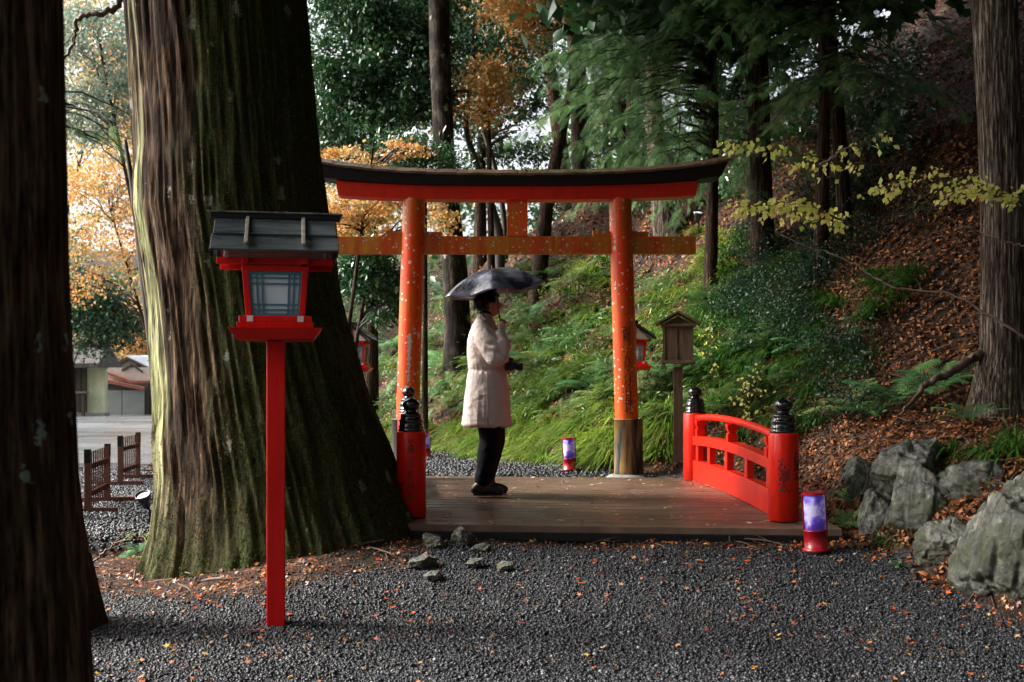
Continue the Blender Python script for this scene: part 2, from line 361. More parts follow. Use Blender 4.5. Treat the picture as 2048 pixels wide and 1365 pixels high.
# ------------------------------------------------------------------ ground
def ground():
    t = np.linspace(-1, 1, 620); k = 4.3
    xs = np.sinh(k*t)/np.sinh(k)*220 + .6
    ty = np.linspace(0, 1, 700)
    ys = 4.6 + (np.sinh(5.2*ty)/np.sinh(5.2))*330
    ys = np.concatenate([np.linspace(-60, 4.4, 60), ys])
    X, Y = np.meshgrid(xs, ys); Z = terr(X, Y)
    nx, ny = len(xs), len(ys)
    v = np.stack([X, Y, Z], -1).reshape(-1, 3)
    i = np.arange(ny-1)[:, None]*nx + np.arange(nx-1)[None]
    f = np.stack([i, i+1, i+nx+1, i+nx], -1).reshape(-1, 4)
    me = rawmesh('ground', v, f, smooth=True)
    x, y = v[:, 0], v[:, 1]
    u = (x-foot(y))*.87 + .25*fbm(x*1.3, y*1.3, 0, 3, 31)
    lit = sst(-.35, .1, u)
    # strips of earth and leaves: round the big cedar, the ditch banks and the deck edge
    dt = np.hypot(x+1.95, (y-8.9))
    lit = np.maximum(lit, (1-sst(1.35, 1.9, dt+.3*fbm(x*2, y*2, 0, 3, 9))))
    lit = np.maximum(lit, (1-sst(.5, 1.3, np.abs(y-9.7)+.3*vn(x*2, y*2)))*(x < -1.2))
    lit = np.maximum(lit, .75*(1-sst(.1, .35, np.abs(y-8.45+.1*x)))*(np.abs(x-.7) < 1.9))
    lit = np.maximum(lit, sst(21, 24, y)*sst(-.21, -.17, x/np.maximum(y, 1)))
    attr(me, 'litter', lit)
    m, n, b = mk('ground'); v0 = coord(n)
    a = node(n, 'ShaderNodeAttribute', attribute_name='litter').outputs['Fac']
    cell = vor(n, v0, 55, 'Color'); s1 = node(n, 'ShaderNodeSeparateColor'); n.links.new(cell, s1.inputs[0])
    grav = ramp(n, [(0, (.01, .01, .011)), (.6, (.028, .028, .03)), (1, (.08, .08, .085))], s1.outputs[0])
    cell2 = vor(n, coord(n, (1, 1, 1)), 26, 'Color'); s2 = node(n, 'ShaderNodeSeparateColor'); n.links.new(cell2, s2.inputs[0])
    leaf = ramp(n, [(0, (.012, .007, .004)), (.5, (.035, .015, .008)), (.85, (.09, .036, .016)), (1, (.18, .085, .04))], s2.outputs[1])
    soil = ramp(n, [(.4, (.009, .006, .004)), (.6, (.024, .016, .01))], noise(n, v0, 6, 6, .7))
    lc = mix(n, ramp(n, [(.42, (0, 0, 0)), (.6, (1, 1, 1))], noise(n, v0, 2.2, 5, .6)), leaf, soil)
    c = mix(n, math_(n, 'GREATER_THAN', math_(n, 'ADD', a, math_(n, 'MULTIPLY', math_(n, 'SUBTRACT', noise(n, v0, 18, 4, .7), .5), .7)), .5), grav, lc)
    n.links.new(c, b.inputs['Base Color']); b.inputs['Roughness'].default_value = .8; b.inputs['Specular IOR Level'].default_value = .2
    p = bump(n, b, vor(n, v0, 55), .6, .012); bump(n, b, noise(n, v0, 30, 5, .7), .5, .02, p)
    o = obj('ground', me, m); tag(o, kind='structure'); return o
ground()
def road():
    g = G(); xs = np.linspace(-60, 6, 34); ys = np.linspace(20.5, 108, 45)
    X, Y = np.meshgrid(xs, ys); Y = Y + np.where(Y < 21, .4*vn(X*.4, 0*X), 0)
    # the hill foot lies right of it
    X = np.minimum(X, -.19*Y-1.0)
    v = np.stack([X, Y, terr(X, Y)+.02], -1).reshape(-1, 3); nx = len(xs)
    i = np.arange(len(ys)-1)[:, None]*nx + np.arange(nx-1)[None]
    f = np.stack([i, i+1, i+nx+1, i+nx], -1).reshape(-1, 4)
    m = mat('wet_asphalt', (.06, .065, .07), (.13, .135, .14), .35, .26, .2, .004, rvar=.14, bscale=60)
    tag(obj('road', rawmesh('road', v, f, smooth=True), m), kind='structure')
road()

# ------------------------------------------------------------------ text on posts
def glyphs(txt, size):
    """lettering as a thin solid, upright column when vertical; returns verts (x right, y up), faces"""
    c = bpy.data.curves.new('t', 'FONT'); c.body = '\n'.join(txt); c.size = size; c.align_x = 'CENTER'; c.space_line = .86
    c.offset = size*.012; c.resolution_u = 2
    o = bpy.data.objects.new('t', c); COL.objects.link(o)
    dg = bpy.context.evaluated_depsgraph_get(); dg.update()
    me = bpy.data.meshes.new_from_object(o.evaluated_get(dg))
    v = np.array([q.co[:] for q in me.vertices]); f = [tuple(p.vertices) for p in me.polygons]
    bpy.data.objects.remove(o); bpy.data.curves.remove(c)
    return v, f
def wrap_text(txt, size, cx, r_of_z, ztop, ang, lift=.0025):
    """lettering bent round a vertical pillar; ang: direction the column faces; cx(z) gives the axis"""
    v, f = glyphs(txt, size); v[:, 1] -= v[:, 1].max()
    z = ztop + v[:, 1]; r = r_of_z(z)+lift; a = ang + v[:, 0]/r
    ax = cx(z)
    return G().add(np.stack([ax[:, 0]+r*np.cos(a), ax[:, 1]+r*np.sin(a), z], -1), f)
M['ink'] = mat('black_ink', (.012, .006, .005), (.02, .01, .008), 30, .6, 0)
M['flaked'] = mat('flaked_white', (.4, .39, .33), (.52, .5, .42), 40, .7, .3)

# ------------------------------------------------------------------ bridge
TH = math.radians(5.5); UX = np.array((-math.cos(TH), math.sin(TH))); VX = np.array((-math.sin(TH), math.cos(TH)))
R0 = np.array((2.03, 8.6))
def BP(a, v): q = R0 + UX*a + VX*v; return q[0], q[1]
def dz(v): return .36 + .034*v + .055*np.clip(1-((v-1.3)/1.75)**2, -.2, 1)
def bridge():
    ox, oy = BP(1.41, 1.3)
    br = thing('footbridge', 'short red wooden bridge with black-capped posts in front of the torii gate', 'bridge', (ox, oy, .3))
    # deck: arched slab of cross planks
    m, n, b = mk('wet_deck'); 
    c = mix(n, 1.0, ramp(n, [(.4, (.1, .062, .042)), (.6, (.175, .115, .08))], noise(n, coord(n, (1, 9, 1)), 2.2, 7, .65)),
            ramp(n, [(.35, (.75, .72, .7)), (.65, (1, 1, 1))], noise(n, coord(n), 1.4, 4)), 'MULTIPLY')
    c = mix(n, ramp(n, [(.6, (0, 0, 0)), (.75, (.5, .5, .5))], noise(n, coord(n), 2.6, 6, .7)), c, (.06, .05, .03))
    n.links.new(c, b.inputs['Base Color'])
    r = ramp(n, [(.35, (.3, .3, .3)), (.65, (.5, .5, .5))], noise(n, coord(n), 2.5, 4)); n.links.new(r, b.inputs['Roughness'])
    bump(n, b, noise(n, coord(n, (2, 20, 1)), 4, 5), .2, .004)
    g = G(); nb = 24; v0, v1 = -.3, 3.02; w = (v1-v0)/nb
    for i in range(nb):
        a = v0+i*w+.004; e = v0+(i+1)*w-.004; q = []
        for vv in (a, e):
            for aa in (-.32, 3.14):
                for z in (0, -.05):
                    x, y = BP(aa, vv); q.append((x, y, dz(vv)+z+random.uniform(-.0015, .0015)))
        g.add(q, [(0, 2, 6, 4), (1, 5, 7, 3), (0, 1, 3, 2), (4, 6, 7, 5), (0, 4, 5, 1), (2, 3, 7, 6)])
    obj('deck', g, m, br, rel=True, bevel=.003)
    for vv, hh in ((-.28, .06), (1.3, .16), (2.98, .13)):
        g = G()
        q = []
        for dv_ in (-.035, .035):
            for aa in (-.34, 3.16):
                for z in (-.053, -.053-hh):
                    x, y = BP(aa, vv+dv_); q.append((x, y, dz(vv)+z))
        g.add(q, [(0, 2, 6, 4), (1, 5, 7, 3), (0, 1, 3, 2), (4, 6, 7, 5), (0, 4, 5, 1), (2, 3, 7, 6)])
        obj('beam', g, M['blackwood'], br, rel=True, bevel=.004)
    ink = {(0, 0): [(['左', '源', '太'], .095, .47, -PI/2-.22), (['右', '源', '太'], .08, .52, -PI/2+.78)],
           (2.82, 0): [(list('平成二十三年六月吉日'), .056, .6, -PI/2+.05), (list('再建'), .05, .27, -PI/2-.72)]}
    for aa in (0, 2.82):
        for vv in (0, 2.6):
            x, y = BP(aa, vv); z0 = float(dz(vv))
            H = .655
            p = obj('post', G().lathe([(.1, 0), (.113, .004), (.113, H-.012), (.108, H)], 40, (0, 0, 0)), M['red'], br, loc=(x-ox, y-oy, z0-.3), smooth=True)
            p.data.polygons.foreach_set('use_smooth', [len(q.vertices) == 4 for q in p.data.polygons])
            prof = [(.098, 0), (.101, .006), (.101, .02), (.094, .024), (.094, .03), (.099, .034), (.099, .042), (.093, .046), (.091, .075), (.096, .08), (.096, .09), (.088, .094),
                    (.082, .12), (.085, .124), (.084, .131), (.07, .14), (.052, .15), (.044, .158), (.044, .163), (.056, .172), (.066, .187), (.069, .205), (.066, .222), (.055, .238), (.036, .25), (.014, .257), (.0, .266)]
            obj('finial', G().lathe(prof, 32), M['black'], p, loc=(0, 0, H), smooth=True)
            for txt, sz, zt, an in ink.get((aa, vv), []):
                g = wrap_text(txt, sz, lambda z: np.zeros((len(z), 2)), lambda z: np.full(len(z), .113), zt, an, .0015)
                obj('inscription', g, M['ink'], p)
    for aa in (0, 2.82):
        rl = thing('railing', None, None, (0, 0, 0)); del_ = rl
        bpy.data.objects.remove(rl)
        top, midr, bot = G(), G(), G()
        vs = np.linspace(.09, 2.51, 25)
        def sweep(g, z0, z1, hw, extra=0):
            q = []
            for v_ in vs:
                zz = dz(v_) + extra*max(0, 1-((v_-1.3)/1.3)**2)
                for s_, z in ((-hw, z0), (hw, z0), (hw, z1), (-hw, z1)):
                    x, y = BP(aa+s_, v_); q.append((x, y, zz+z))
            n_ = len(vs)
            g.add(q, [(i*4+k, i*4+(k+1) % 4, i*4+4+(k+1) % 4, i*4+4+k) for i in range(n_-1) for k in range(4)] + [(0, 1, 2, 3), ((n_-1)*4+3, (n_-1)*4+2, (n_-1)*4+1, (n_-1)*4)])
        pts = [(*BP(aa, v_), float(dz(v_)+.605+.03*max(0, 1-((v_-1.3)/1.3)**2))) for v_ in vs]
        top.tube(pts, .031, 14)
        sweep(midr, .345, .43, .052, .02); sweep(bot, 0.004, .2, .048)
        ro = obj('railing', bot, M['red'], br, rel=True, bevel=.004)
        obj('top_rail', top, M['red'], ro, rel=True, smooth=True); obj('middle_rail', midr, M['red'], ro, rel=True, bevel=.004)
        for v_ in (.28, .85, 1.43, 2.0, 2.42):
            x, y = BP(aa, v_); e = .02*max(0, 1-((v_-1.3)/1.3)**2)
            obj('baluster', G().box((x, y, float(dz(v_))+.2725+e/2), (.06, .075, .145+e), TH), M['red'], ro, rel=True, bevel=.003)
        for v_ in (.3, 1.35, 2.4):
            x, y = BP(aa, v_); e = .02*max(0, 1-((v_-1.3)/1.3)**2); z = float(dz(v_))+.43+e
            g = G().frustum((x, y), (.042, .048), (.042, .048), z, z+.07); g.frustum((x, y), (.03, .034), (.03, .034), z+.07, z+.085); g.frustum((x, y), (.034, .04), (.046, .052), z+.085, z+.125); g.frustum((x, y), (.046, .052), (.046, .052), z+.125, z+.152)
            obj('strut', g, M['red'], ro, rel=True, bevel=.002)
    return br
bridge()

# ------------------------------------------------------------------ torii
TD = 12.1; TS = F/TD
def torii():
    cx = (1034-CX)/TS
    z = lambda py: HC+(HY-py)/TS
    X = lambda px: (px-CX)/TS
    t = thing('torii_gate', 'weathered vermilion torii gate with dark curved roof beam behind the bridge', 'gate', (cx, TD, .42))
    tz = z(402)
    for s, xb, xt in ((-1, X(812), X(828)), (1, X(1257), X(1240))):
        zb = .44; g = G(); prof = []
        nr = 60; q = []; n_ = 40
        for i in range(nr):
            k = i/(nr-1); zz = zb+.3+(tz-zb-.28)*k; r = .124-.006*k; x = xb+(xt-xb)*(zz-zb)/(tz-zb)
            for j in range(n_): a = 2*PI*j/n_; q.append((x+r*math.cos(a), TD+r*math.sin(a), zz))
        g.add(q, [(i*n_+j, i*n_+(j+1) % n_, (i+1)*n_+(j+1) % n_, (i+1)*n_+j) for i in range(nr-1) for j in range(n_)])
        p = obj('pillar', g, M['torii'], t, rel=True, smooth=True)
        m, n, b = mk('sleeve_metal')
        v = coord(n, (1, 1, .1)); f = noise(n, v, 9, 4, .6)
        c = ramp(n, [(.4, (.012, .013, .014)), (.46, (.13, .12, .1)), (.52, (.3, .16, .015)), (.58, (.1, .08, .05)), (.62, (.012, .012, .012))], f) if s > 0 else ramp(n, [(.4, (.03, .03, .03)), (.6, (.06, .055, .05))], f)
        n.links.new(c, b.inputs['Base Color']); b.inputs['Roughness'].default_value = .6
        bump(n, b, noise(n, coord(n), 20, 5), .3, .005)
        obj('sleeve', G().lathe([(.155, -.05), (.153, .08), (.15, z(838)-zb-.012), (.156, z(838)-zb-.01), (.156, z(838)-zb), (.12, z(838)-zb+.002)], 36, (xb, TD, zb)), m, t, rel=True, smooth=True)
        obj('footing', G().lathe([(.26, -.1), (.255, .0), (.235, .03), (.2, .055), (.156, .065)], 36, (xb, TD, zb-.035)), M['concrete'], t, rel=True, smooth=True)
        axis = lambda zz, xb=xb, xt=xt, zb=zb: np.stack([xb+(xt-xb)*(zz-zb)/(tz-zb), np.full_like(zz, TD)], -1)
        rr = lambda zz, zb=zb: .124-.006*(zz-zb-.3)/(tz-zb-.28)
        if s > 0:
            g = wrap_text(list('昭和三十九年六月吉日神社'), .088, axis, rr, z(655), -PI/2+.12, .0015)
            obj('inscription', g, M['ink'], p, rel=True)
        else:
            # flaked white residue where an inscription has peeled
            g = G(); r2 = random.Random(3)
            for k in range(120):
                zz = z(668) - r2.random()**1.15*(z(668)-z(770)); wmax = .055*(1-.5*abs((zz-z(700))/(z(668)-z(770))))
                a0 = -PI/2+.06+r2.gauss(0, wmax*2.6*.6); rad = r2.uniform(.003, .013)*(1.1 if zz > z(735) else .8); m_ = 7; q = []
                for j in range(m_):
                    th = 2*PI*j/m_; rj = rad*r2.uniform(.5, 1.3); za = zz+rj*math.sin(th)*1.4; aa = a0+rj*math.cos(th)/.12
                    ra = .124-.006*(za-zb-.3)/(tz-zb-.28)+.0012+.0002*k/10; xa = xb+(xt-xb)*(za-zb)/(tz-zb)
                    q.append((xa+ra*math.cos(aa), TD+ra*math.sin(aa), za))
                g.add(q, [tuple(range(m_))])
            obj('flaked_lettering', g, M['flaked'], p, rel=True)
    def curve(px):   # upward sweep of the beams in px towards the tips
        k = abs(px-1034)/421; return 26*k**3.0+2*k*k
    def sweep(g, pxs, ztopf, zbotf, hy0, hy1, slant=0, crown=None):
        q = []
        for i, px in enumerate(pxs):
            zt, zb_ = ztopf(px), zbotf(px)
            off = slant*np.sign(px-1034) if i in (0, len(pxs)-1) else 0
            x0, x1 = X(px-off), X(px)
            if crown: q += [(x0, TD-hy0, zb_), (x0, TD+hy0, zb_), (x1, TD+hy1, zt), (x1, TD+hy1*.2, zt+crown), (x1, TD-hy1*.2, zt+crown), (x1, TD-hy1, zt)]
            else: q += [(x0, TD-hy0, zb_), (x0, TD+hy0, zb_), (x1, TD+hy1, zt), (x1, TD-hy1, zt)]
        m_ = 6 if crown else 4; n_ = len(pxs)
        g.add(q, [(i*m_+k, i*m_+m_+k, i*m_+m_+(k+1) % m_, i*m_+(k+1) % m_) for i in range(n_-1) for k in range(m_)] + [tuple(range(m_)), tuple((n_-1)*m_+k for k in range(m_))[::-1]])
    sm = np.linspace(674, 1394, 41); ks = np.linspace(618, 1450, 49); cs = np.linspace(612, 1456, 29)
    g = G(); sweep(g, sm, lambda p: z(376-curve(p)*.62), lambda p: z(403-curve(p)*.5), .105, .12, 5); obj('lower_beam', g, M['torii_top'], t, rel=True, bevel=.004)
    g = G(); sweep(g, ks, lambda p: z(357-curve(p)), lambda p: z(376.4-curve(p)*.72), .165, .2, 12); obj('upper_beam', g, M['blackwood'], t, rel=True, bevel=.004)
    rf = G()
    for i in range(len(cs)-1):     # copper sheets with small steps at the seams
        a, e = cs[i], cs[i+1]; q = []
        lift = .004 if i % 2 else 0
        for px in (a-.4, e+.4):
            zt = z(357-curve(px))+.004+lift
            q += [(X(px), TD-.225, zt-.012), (X(px), TD-.225, zt+.01), (X(px), TD, zt+.085), (X(px), TD+.225, zt+.01), (X(px), TD+.225, zt-.012)]
        rf.add(q, [(0, 5, 6, 1), (1, 6, 7, 2), (2, 7, 8, 3), (3, 8, 9, 4), (4, 9, 5, 0), (0, 1, 2, 3, 4), (9, 8, 7, 6, 5)])
    obj('copper_roof', rf, M['copper'], t, rel=True)
    obj('tie_beam', G().box((X(1033), TD, (z(474)+z(509))/2), (X(1391)-X(676), .09, z(474)-z(509))), M['torii_tie'], t, rel=True, bevel=.004)
    obj('centre_strut', G().box((X(1034.5), TD, (z(402)+z(474))/2), (X(1055)-X(1014), .11, z(402)-z(474)-.003)), M['torii'], t, rel=True, bevel=.004)
    for a, e, fl in ((775, 806, -1), (850, 882, 1), (1187, 1219, -1), (1264, 1295, 1)):
        x0, x1 = X(a), X(e); zz0, zz1 = z(474)+.003, z(464)
        ti = .012
        q = [(x0, TD-.04, zz0), (x1, TD-.04, zz0), (x1 if fl < 0 else x1+ti, TD-.04, zz1+(.0 if fl < 0 else -.01)), (x0-(ti if fl < 0 else 0), TD-.04, zz1+(.01 if fl < 0 else 0))]
        q += [(p_[0], TD+.04, p_[2]) for p_ in q]
        obj('wedge', G().add(q, [(0, 1, 2, 3), (7, 6, 5, 4), (0, 4, 5, 1), (1, 5, 6, 2), (2, 6, 7, 3), (3, 7, 4, 0)]), M['torii_tie'], t, rel=True)
torii()

# ------------------------------------------------------------------ shrine lanterns
def lantern():
    t = thing('shrine_lantern', 'large red post lantern with dark board roof in front of the giant cedar', 'lantern', (0, 0, 0))
    obj('post', G().box((0, 0, .8), (.105, .105, 1.7)), M['red_lamp'], t, bevel=.006)
    # tray: flaring board
    g = G().frustum((0, 0), (.215, .215), (.262, .262), 1.652, 1.715); obj('tray', g, M['red_lamp'], t, bevel=.003)
    obj('stepped_base', G().frustum((0, 0), (.21, .21), (.215, .215), 1.717, 1.748).frustum((0, 0), (.2, .2), (.2, .2), 1.75, 1.784), M['red_lamp'], t, bevel=.003)
    g = G()
    for i in (-1, 1):
        for j in (-1, 1): g.box((i*.142, j*.142, 1.767), (.034, .121, .0345)); g.box((i*.142, j*.142, 1.767), (.121, .034, .0345)) if False else None
    g2 = G()
    for i in (-1, 1):
        for j in (-1, 1):
            g2.box((i*.14, j*.2, 1.767), (.034, .006, .033)); g2.box((i*.2, j*.14, 1.767), (.006, .034, .033))
    obj('corner_fitting', g2, M['white'], t)
    # tapered corner posts and top board
    g = G(); w0, w1, z0, z1 = .165, .184, 1.784, 2.045
    for i in (-1, 1):
        for j in (-1, 1):
            q = []
            for w, z in ((w0, z0), (w1, z1)):
                for a, b_ in ((0, 0), (1, 0), (1, 1), (0, 1)): q.append((i*(w-.034*a), j*(w-.034*b_), z))
            f = [(3, 2, 1, 0), (4, 5, 6, 7), (0, 1, 5, 4), (1, 2, 6, 5), (2, 3, 7, 6), (3, 0, 4, 7)]
            g.add(q, f)
    g.box((0, 0, 2.052), (.372, .372, .03)); obj('body_frame', g, M['red_lamp'], t, bevel=.002)
    q = [(i*w, j*w, z) for w, z in ((w0-.02, z0), (w1-.02, z1-.01)) for i, j in ((-1, -1), (1, -1), (1, 1), (-1, 1))]
    obj('paper_panel', G().add(q, [(0, 1, 5, 4), (1, 2, 6, 5), (2, 3, 7, 6), (3, 0, 4, 7)]), M['paper'], t)
    g = G()
    for k in range(4):
        rz = k*PI/2; Mz = Matrix.Rotation(rz, 3, 'Z')
        def bar(x0, zz0, x1, zz1, w=.006, dep=.01, off=-.006):
            def yy(zz): return -(w0-.02+(w1-w0)*(zz-z0)/(z1-z0))+off
            q = []
            for (x, zz) in ((x0, zz0), (x1, zz1)):
                dx, dz_ = (w, 0) if abs(x1-x0) < abs(zz1-zz0) else (0, w)
                q += [(x-dx, yy(zz)-dep/2, zz-dz_), (x+dx, yy(zz)-dep/2, zz+dz_), (x+dx, yy(zz)+dep/2, zz+dz_), (x-dx, yy(zz)+dep/2, zz-dz_)]
            q = [Mz @ Vector(p) for p in q]
            g.add(q, [(0, 1, 2, 3), (7, 6, 5, 4), (0, 4, 5, 1), (1, 5, 6, 2), (2, 6, 7, 3), (3, 7, 4, 0)])
        a0, a1 = .131, .148    # half width of the window at bottom and top
        bar(-a0+.004, z0+.006, -a1+.004, z1-.012, .008, .014); bar(a0-.004, z0+.006, a1-.004, z1-.012, .008, .014)
        bar(-a0, z0+.008, a0, z0+.008, .009, .0135); bar(-a1, z1-.016, a1, z1-.016, .009, .0135)
        for fr in (.72, .52): bar(-a0*fr, z0+.01, -a1*fr, z1-.02, .0042); bar(a0*fr, z0+.01, a1*fr, z1-.02, .0042)
        for zz in (z0+.036, z0+.066, z1-.045, z1-.078): bar(-.133, zz, .133, zz, .0042, .009)
    obj('lattice', g, M['lattice'], t)
    g = G().box((0, 0, 2.09), (.29, .29, .046)); obj('frieze', g, M['white'], t)
    g = G()
    for k in range(4):
        r_ = Matrix.Rotation(k*PI/2, 3, 'Z'); c = r_ @ Vector((0, -.146, 2.09)); g.box(c, (.1, .006, .016), k*PI/2)
    obj('vent_slot', g, M['black'], t)
    g = G()
    for j in (-1, 1): g.box((0, j*.165, 2.093), (.65, .034, .036))
    for i in (-1, 1): g.box((i*.165, 0, 2.0925), (.034, .46, .034))
    obj('eave_beam', g, M['red_lamp'], t, bevel=.002)
    # gable ends
    g = G()
    for i in (-1, 1):
        q = [(i*.285, -.21, 2.114), (i*.285, .21, 2.114), (i*.285, 0, 2.31)]; q = q + [(x-i*.008, y, z) for x, y, z in q]
        g.add(q, [(0, 1, 2), (5, 4, 3), (0, 3, 4, 1), (1, 4, 5, 2), (2, 5, 3, 0)])
    obj('gable_panel', g, M['white'], t)
    g = G()
    for i in (-1, 1): g.box((i*.292, 0, 2.2), (.012, .03, .2)); 
    obj('gable_strut', g, M['red_lamp'], t)
    # roof: two lapped boards each side
    g = G()
    for s in (-1, 1):
        sl = math.atan2(.205, .31); L1 = .22; L2 = .17
        for c0, c1, th, lift, hw in ((.0, .225, .016, .012, .342), (.19, .375, .016, -.006, .352)):
            cm = (c0+c1)/2; y = s*cm*math.cos(sl); z = 2.352-cm*math.sin(sl)+lift
            g.box((0, y, z), (hw*2, c1-c0, th), 0, -s*sl)
    obj('roof_board', g, M['slate'], t, bevel=.003)
    g = G()
    for s in (-1, 1):
        sl = math.atan2(.205, .31)
        for i in (-.157, .157):
            cm = .195; g.box((i, s*cm*math.cos(sl), 2.352-cm*math.sin(sl)+.03), (.022, .37, .022), 0, -s*sl)
    obj('roof_batten', g, M['batten'], t, bevel=.004)
    g = G().box((0, 0, 2.368), (.74, .085, .03)); obj('ridge_beam', g, M['blackwood'], t, bevel=.003)
    g = G().box((0, 0, 2.389), (.765, .1, .01)); obj('ridge_cap', g, M['capwood'], t, bevel=.002)
    g = G()
    for i in (-1, 1):
        for s in (-1, 1):
            sl = math.atan2(.205, .31); cm = .19; g.box((i*.338, s*cm*math.cos(sl), 2.325-cm*math.sin(sl)), (.02, .37, .03), 0, -s*sl)
    obj('bargeboard', g, M['blackwood'], t)
    return t
L0 = lantern(); x = P(552, 680, 6.69); L0.location = (x[0], 6.69, 0); L0.rotation_euler = (0, 0, math.radians(10.5))
for px, d, sc_, zb_, lb in ((709, 17.4, 1.0, -.04, 'small red lantern with a gabled roof just right of the giant cedar trunk'), (1266, 13.3, .76, .32, 'small red gabled lantern half hidden behind the right torii pillar')):
    c = copy_tree(L0); c['label'] = lb; c.location = ((px-CX)/F*d, d, zb_); c.scale = (sc_,)*3; c.rotation_euler = (0, 0, PI/2)
    for ch in c.children: pass
for o in [o for o in COL.objects if o.name.startswith('shrine_lantern')]: o['group'] = 'red shrine lanterns on posts'

# ------------------------------------------------------------------ wooden box on a post
def woodbox():
    d = 12.15; s = F/d; X = (1356-CX)/s; z0 = float(terr(X, d)); zz = lambda py: HC+(HY-py)/s
    t = thing('offering_box_post', 'weathered brown wooden gabled box on a square post right of the torii', 'wooden box', (X, d, z0), math.radians(-8))
    h = lambda py: zz(py)-z0
    obj('post', G().box((0, 0, h(735)/2-.05), (.1, .1, h(735)+.1)), M['wood'], t, bevel=.004)
    b0, b1 = h(722), h(655)
    obj('box', G().box((0, 0, (b0+b1)/2), (.3, .24, b1-b0)), M['wood'], t, bevel=.004)
    g = G()
    for i in (-.145, -.02, .145): g.box((i, -.125, (b0+b1)/2), (.03, .012, b1-b0))
    obj('door_frame', g, M['wood'], t, bevel=.002)
    obj('ledge', G().box((0, -.02, b0-.012), (.36, .34, .03)), M['wood'], t, bevel=.003)
    obj('bracket', G().box((-.15, -.02, b0-.055), (.03, .3, .05)).box((.15, -.02, b0-.055), (.03, .3, .05)), M['wood'], t, bevel=.003)
    obj('lintel', G().box((0, -.02, b1+.015), (.36, .34, .03)), M['wood'], t, bevel=.003)
    g = G(); a = math.atan2(.12, .22)
    for s_ in (-1, 1): g.box((s_*.115, -.01, b1+.09), (.27, .46, .022), 0, 0, s_*a)
    obj('roof_board', g, M['wood'], t, bevel=.003)
    q = [(-.15, -.13, b1+.03), (.15, -.13, b1+.03), (0, -.13, b1+.115), (-.15, .12, b1+.03), (.15, .12, b1+.03), (0, .12, b1+.115)]
    obj('gable_panel', G().add(q, [(0, 1, 2), (5, 4, 3), (0, 3, 4, 1), (1, 4, 5, 2), (2, 5, 3, 0)]), M['wood'], t)
woodbox()

# ------------------------------------------------------------------ small paper lights with purple marbled shades
def glowmat():
    m, n, b = mk('marbled_shade'); v = coord(n)
    f = noise(n, v, 7, 4, .6); c = ramp(n, [(.4, (.07, .035, .34)), (.48, (.18, .12, .55)), (.54, (.4, .34, .62)), (.64, (.55, .54, .62))], f)
    n.links.new(c, b.inputs['Base Color']); n.links.new(c, b.inputs['Emission Color']); b.inputs['Emission Strength'].default_value = .07
    b.inputs['Roughness'].default_value = .5; return m
M['shade'] = glowmat(); M['deepred'] = mat('deep_red_enamel', (.28, .005, .012), (.34, .008, .015), 5, .3, .1)
def paperlight(first=[None]):
    if first[0]: return copy_tree(first[0])
    t = thing('path_light', 'x', 'path light', (0, 0, 0)); first[0] = t
    obj('base', G().lathe([(.0, 0), (.1, 0), (.1, .015), (.085, .02), (.083, .14), (.087, .142), (.087, .15), (.0, .15)], 28), M['deepred'], t, smooth=True)
    obj('shade', G().lathe([(.074, .151), (.076, .2), (.076, .36), (.074, .4)], 28), M['shade'], t, smooth=True)
    g = G().lathe([(.0, .401), (.083, .401), (.084, .415), (.0, .42)], 28)
    for a in (-.3, PI-.3): g.box((.08*math.cos(a), .08*math.sin(a), .275), (.012, .012, .26), a)
    obj('frame', g, M['deepred'], t)
    obj('handle', G().tube([(-.08, 0, .41), (-.07, 0, .45), (-.04, 0, .47), (0, 0, .475), (.04, 0, .47), (.07, 0, .45), (.08, 0, .41)], .004, 6), M['deepred'], t, smooth=True)
    obj('foot_disc', G().lathe([(0, -.012), (.105, -.012), (.105, .001), (0, .001)], 28), M['blackwood'], t)
    return t
for px, py, d, sc, ry, lb in ((1633, 1107, 8.02, .98, -.06, 'cylindrical red light with purple marbled shade beside the right bridge post'),
                          (1140, 957, 12.75, .86, .0, 'small red light with purple marbled shade at the foot of the grassy bank'),
                          (853, 925, 15.5, .72, 0, 'small purple-shaded light half hidden behind the left near bridge post')):
    t = paperlight(); p = P(px, py, d); zt = float(terr(p[0], d)); t.location = (p[0], d, zt+.012); t.scale = (sc,)*3
    t.rotation_euler = (0, ry if ry else -.05, .3); t['label'] = lb; t['group'] = 'purple path lights'

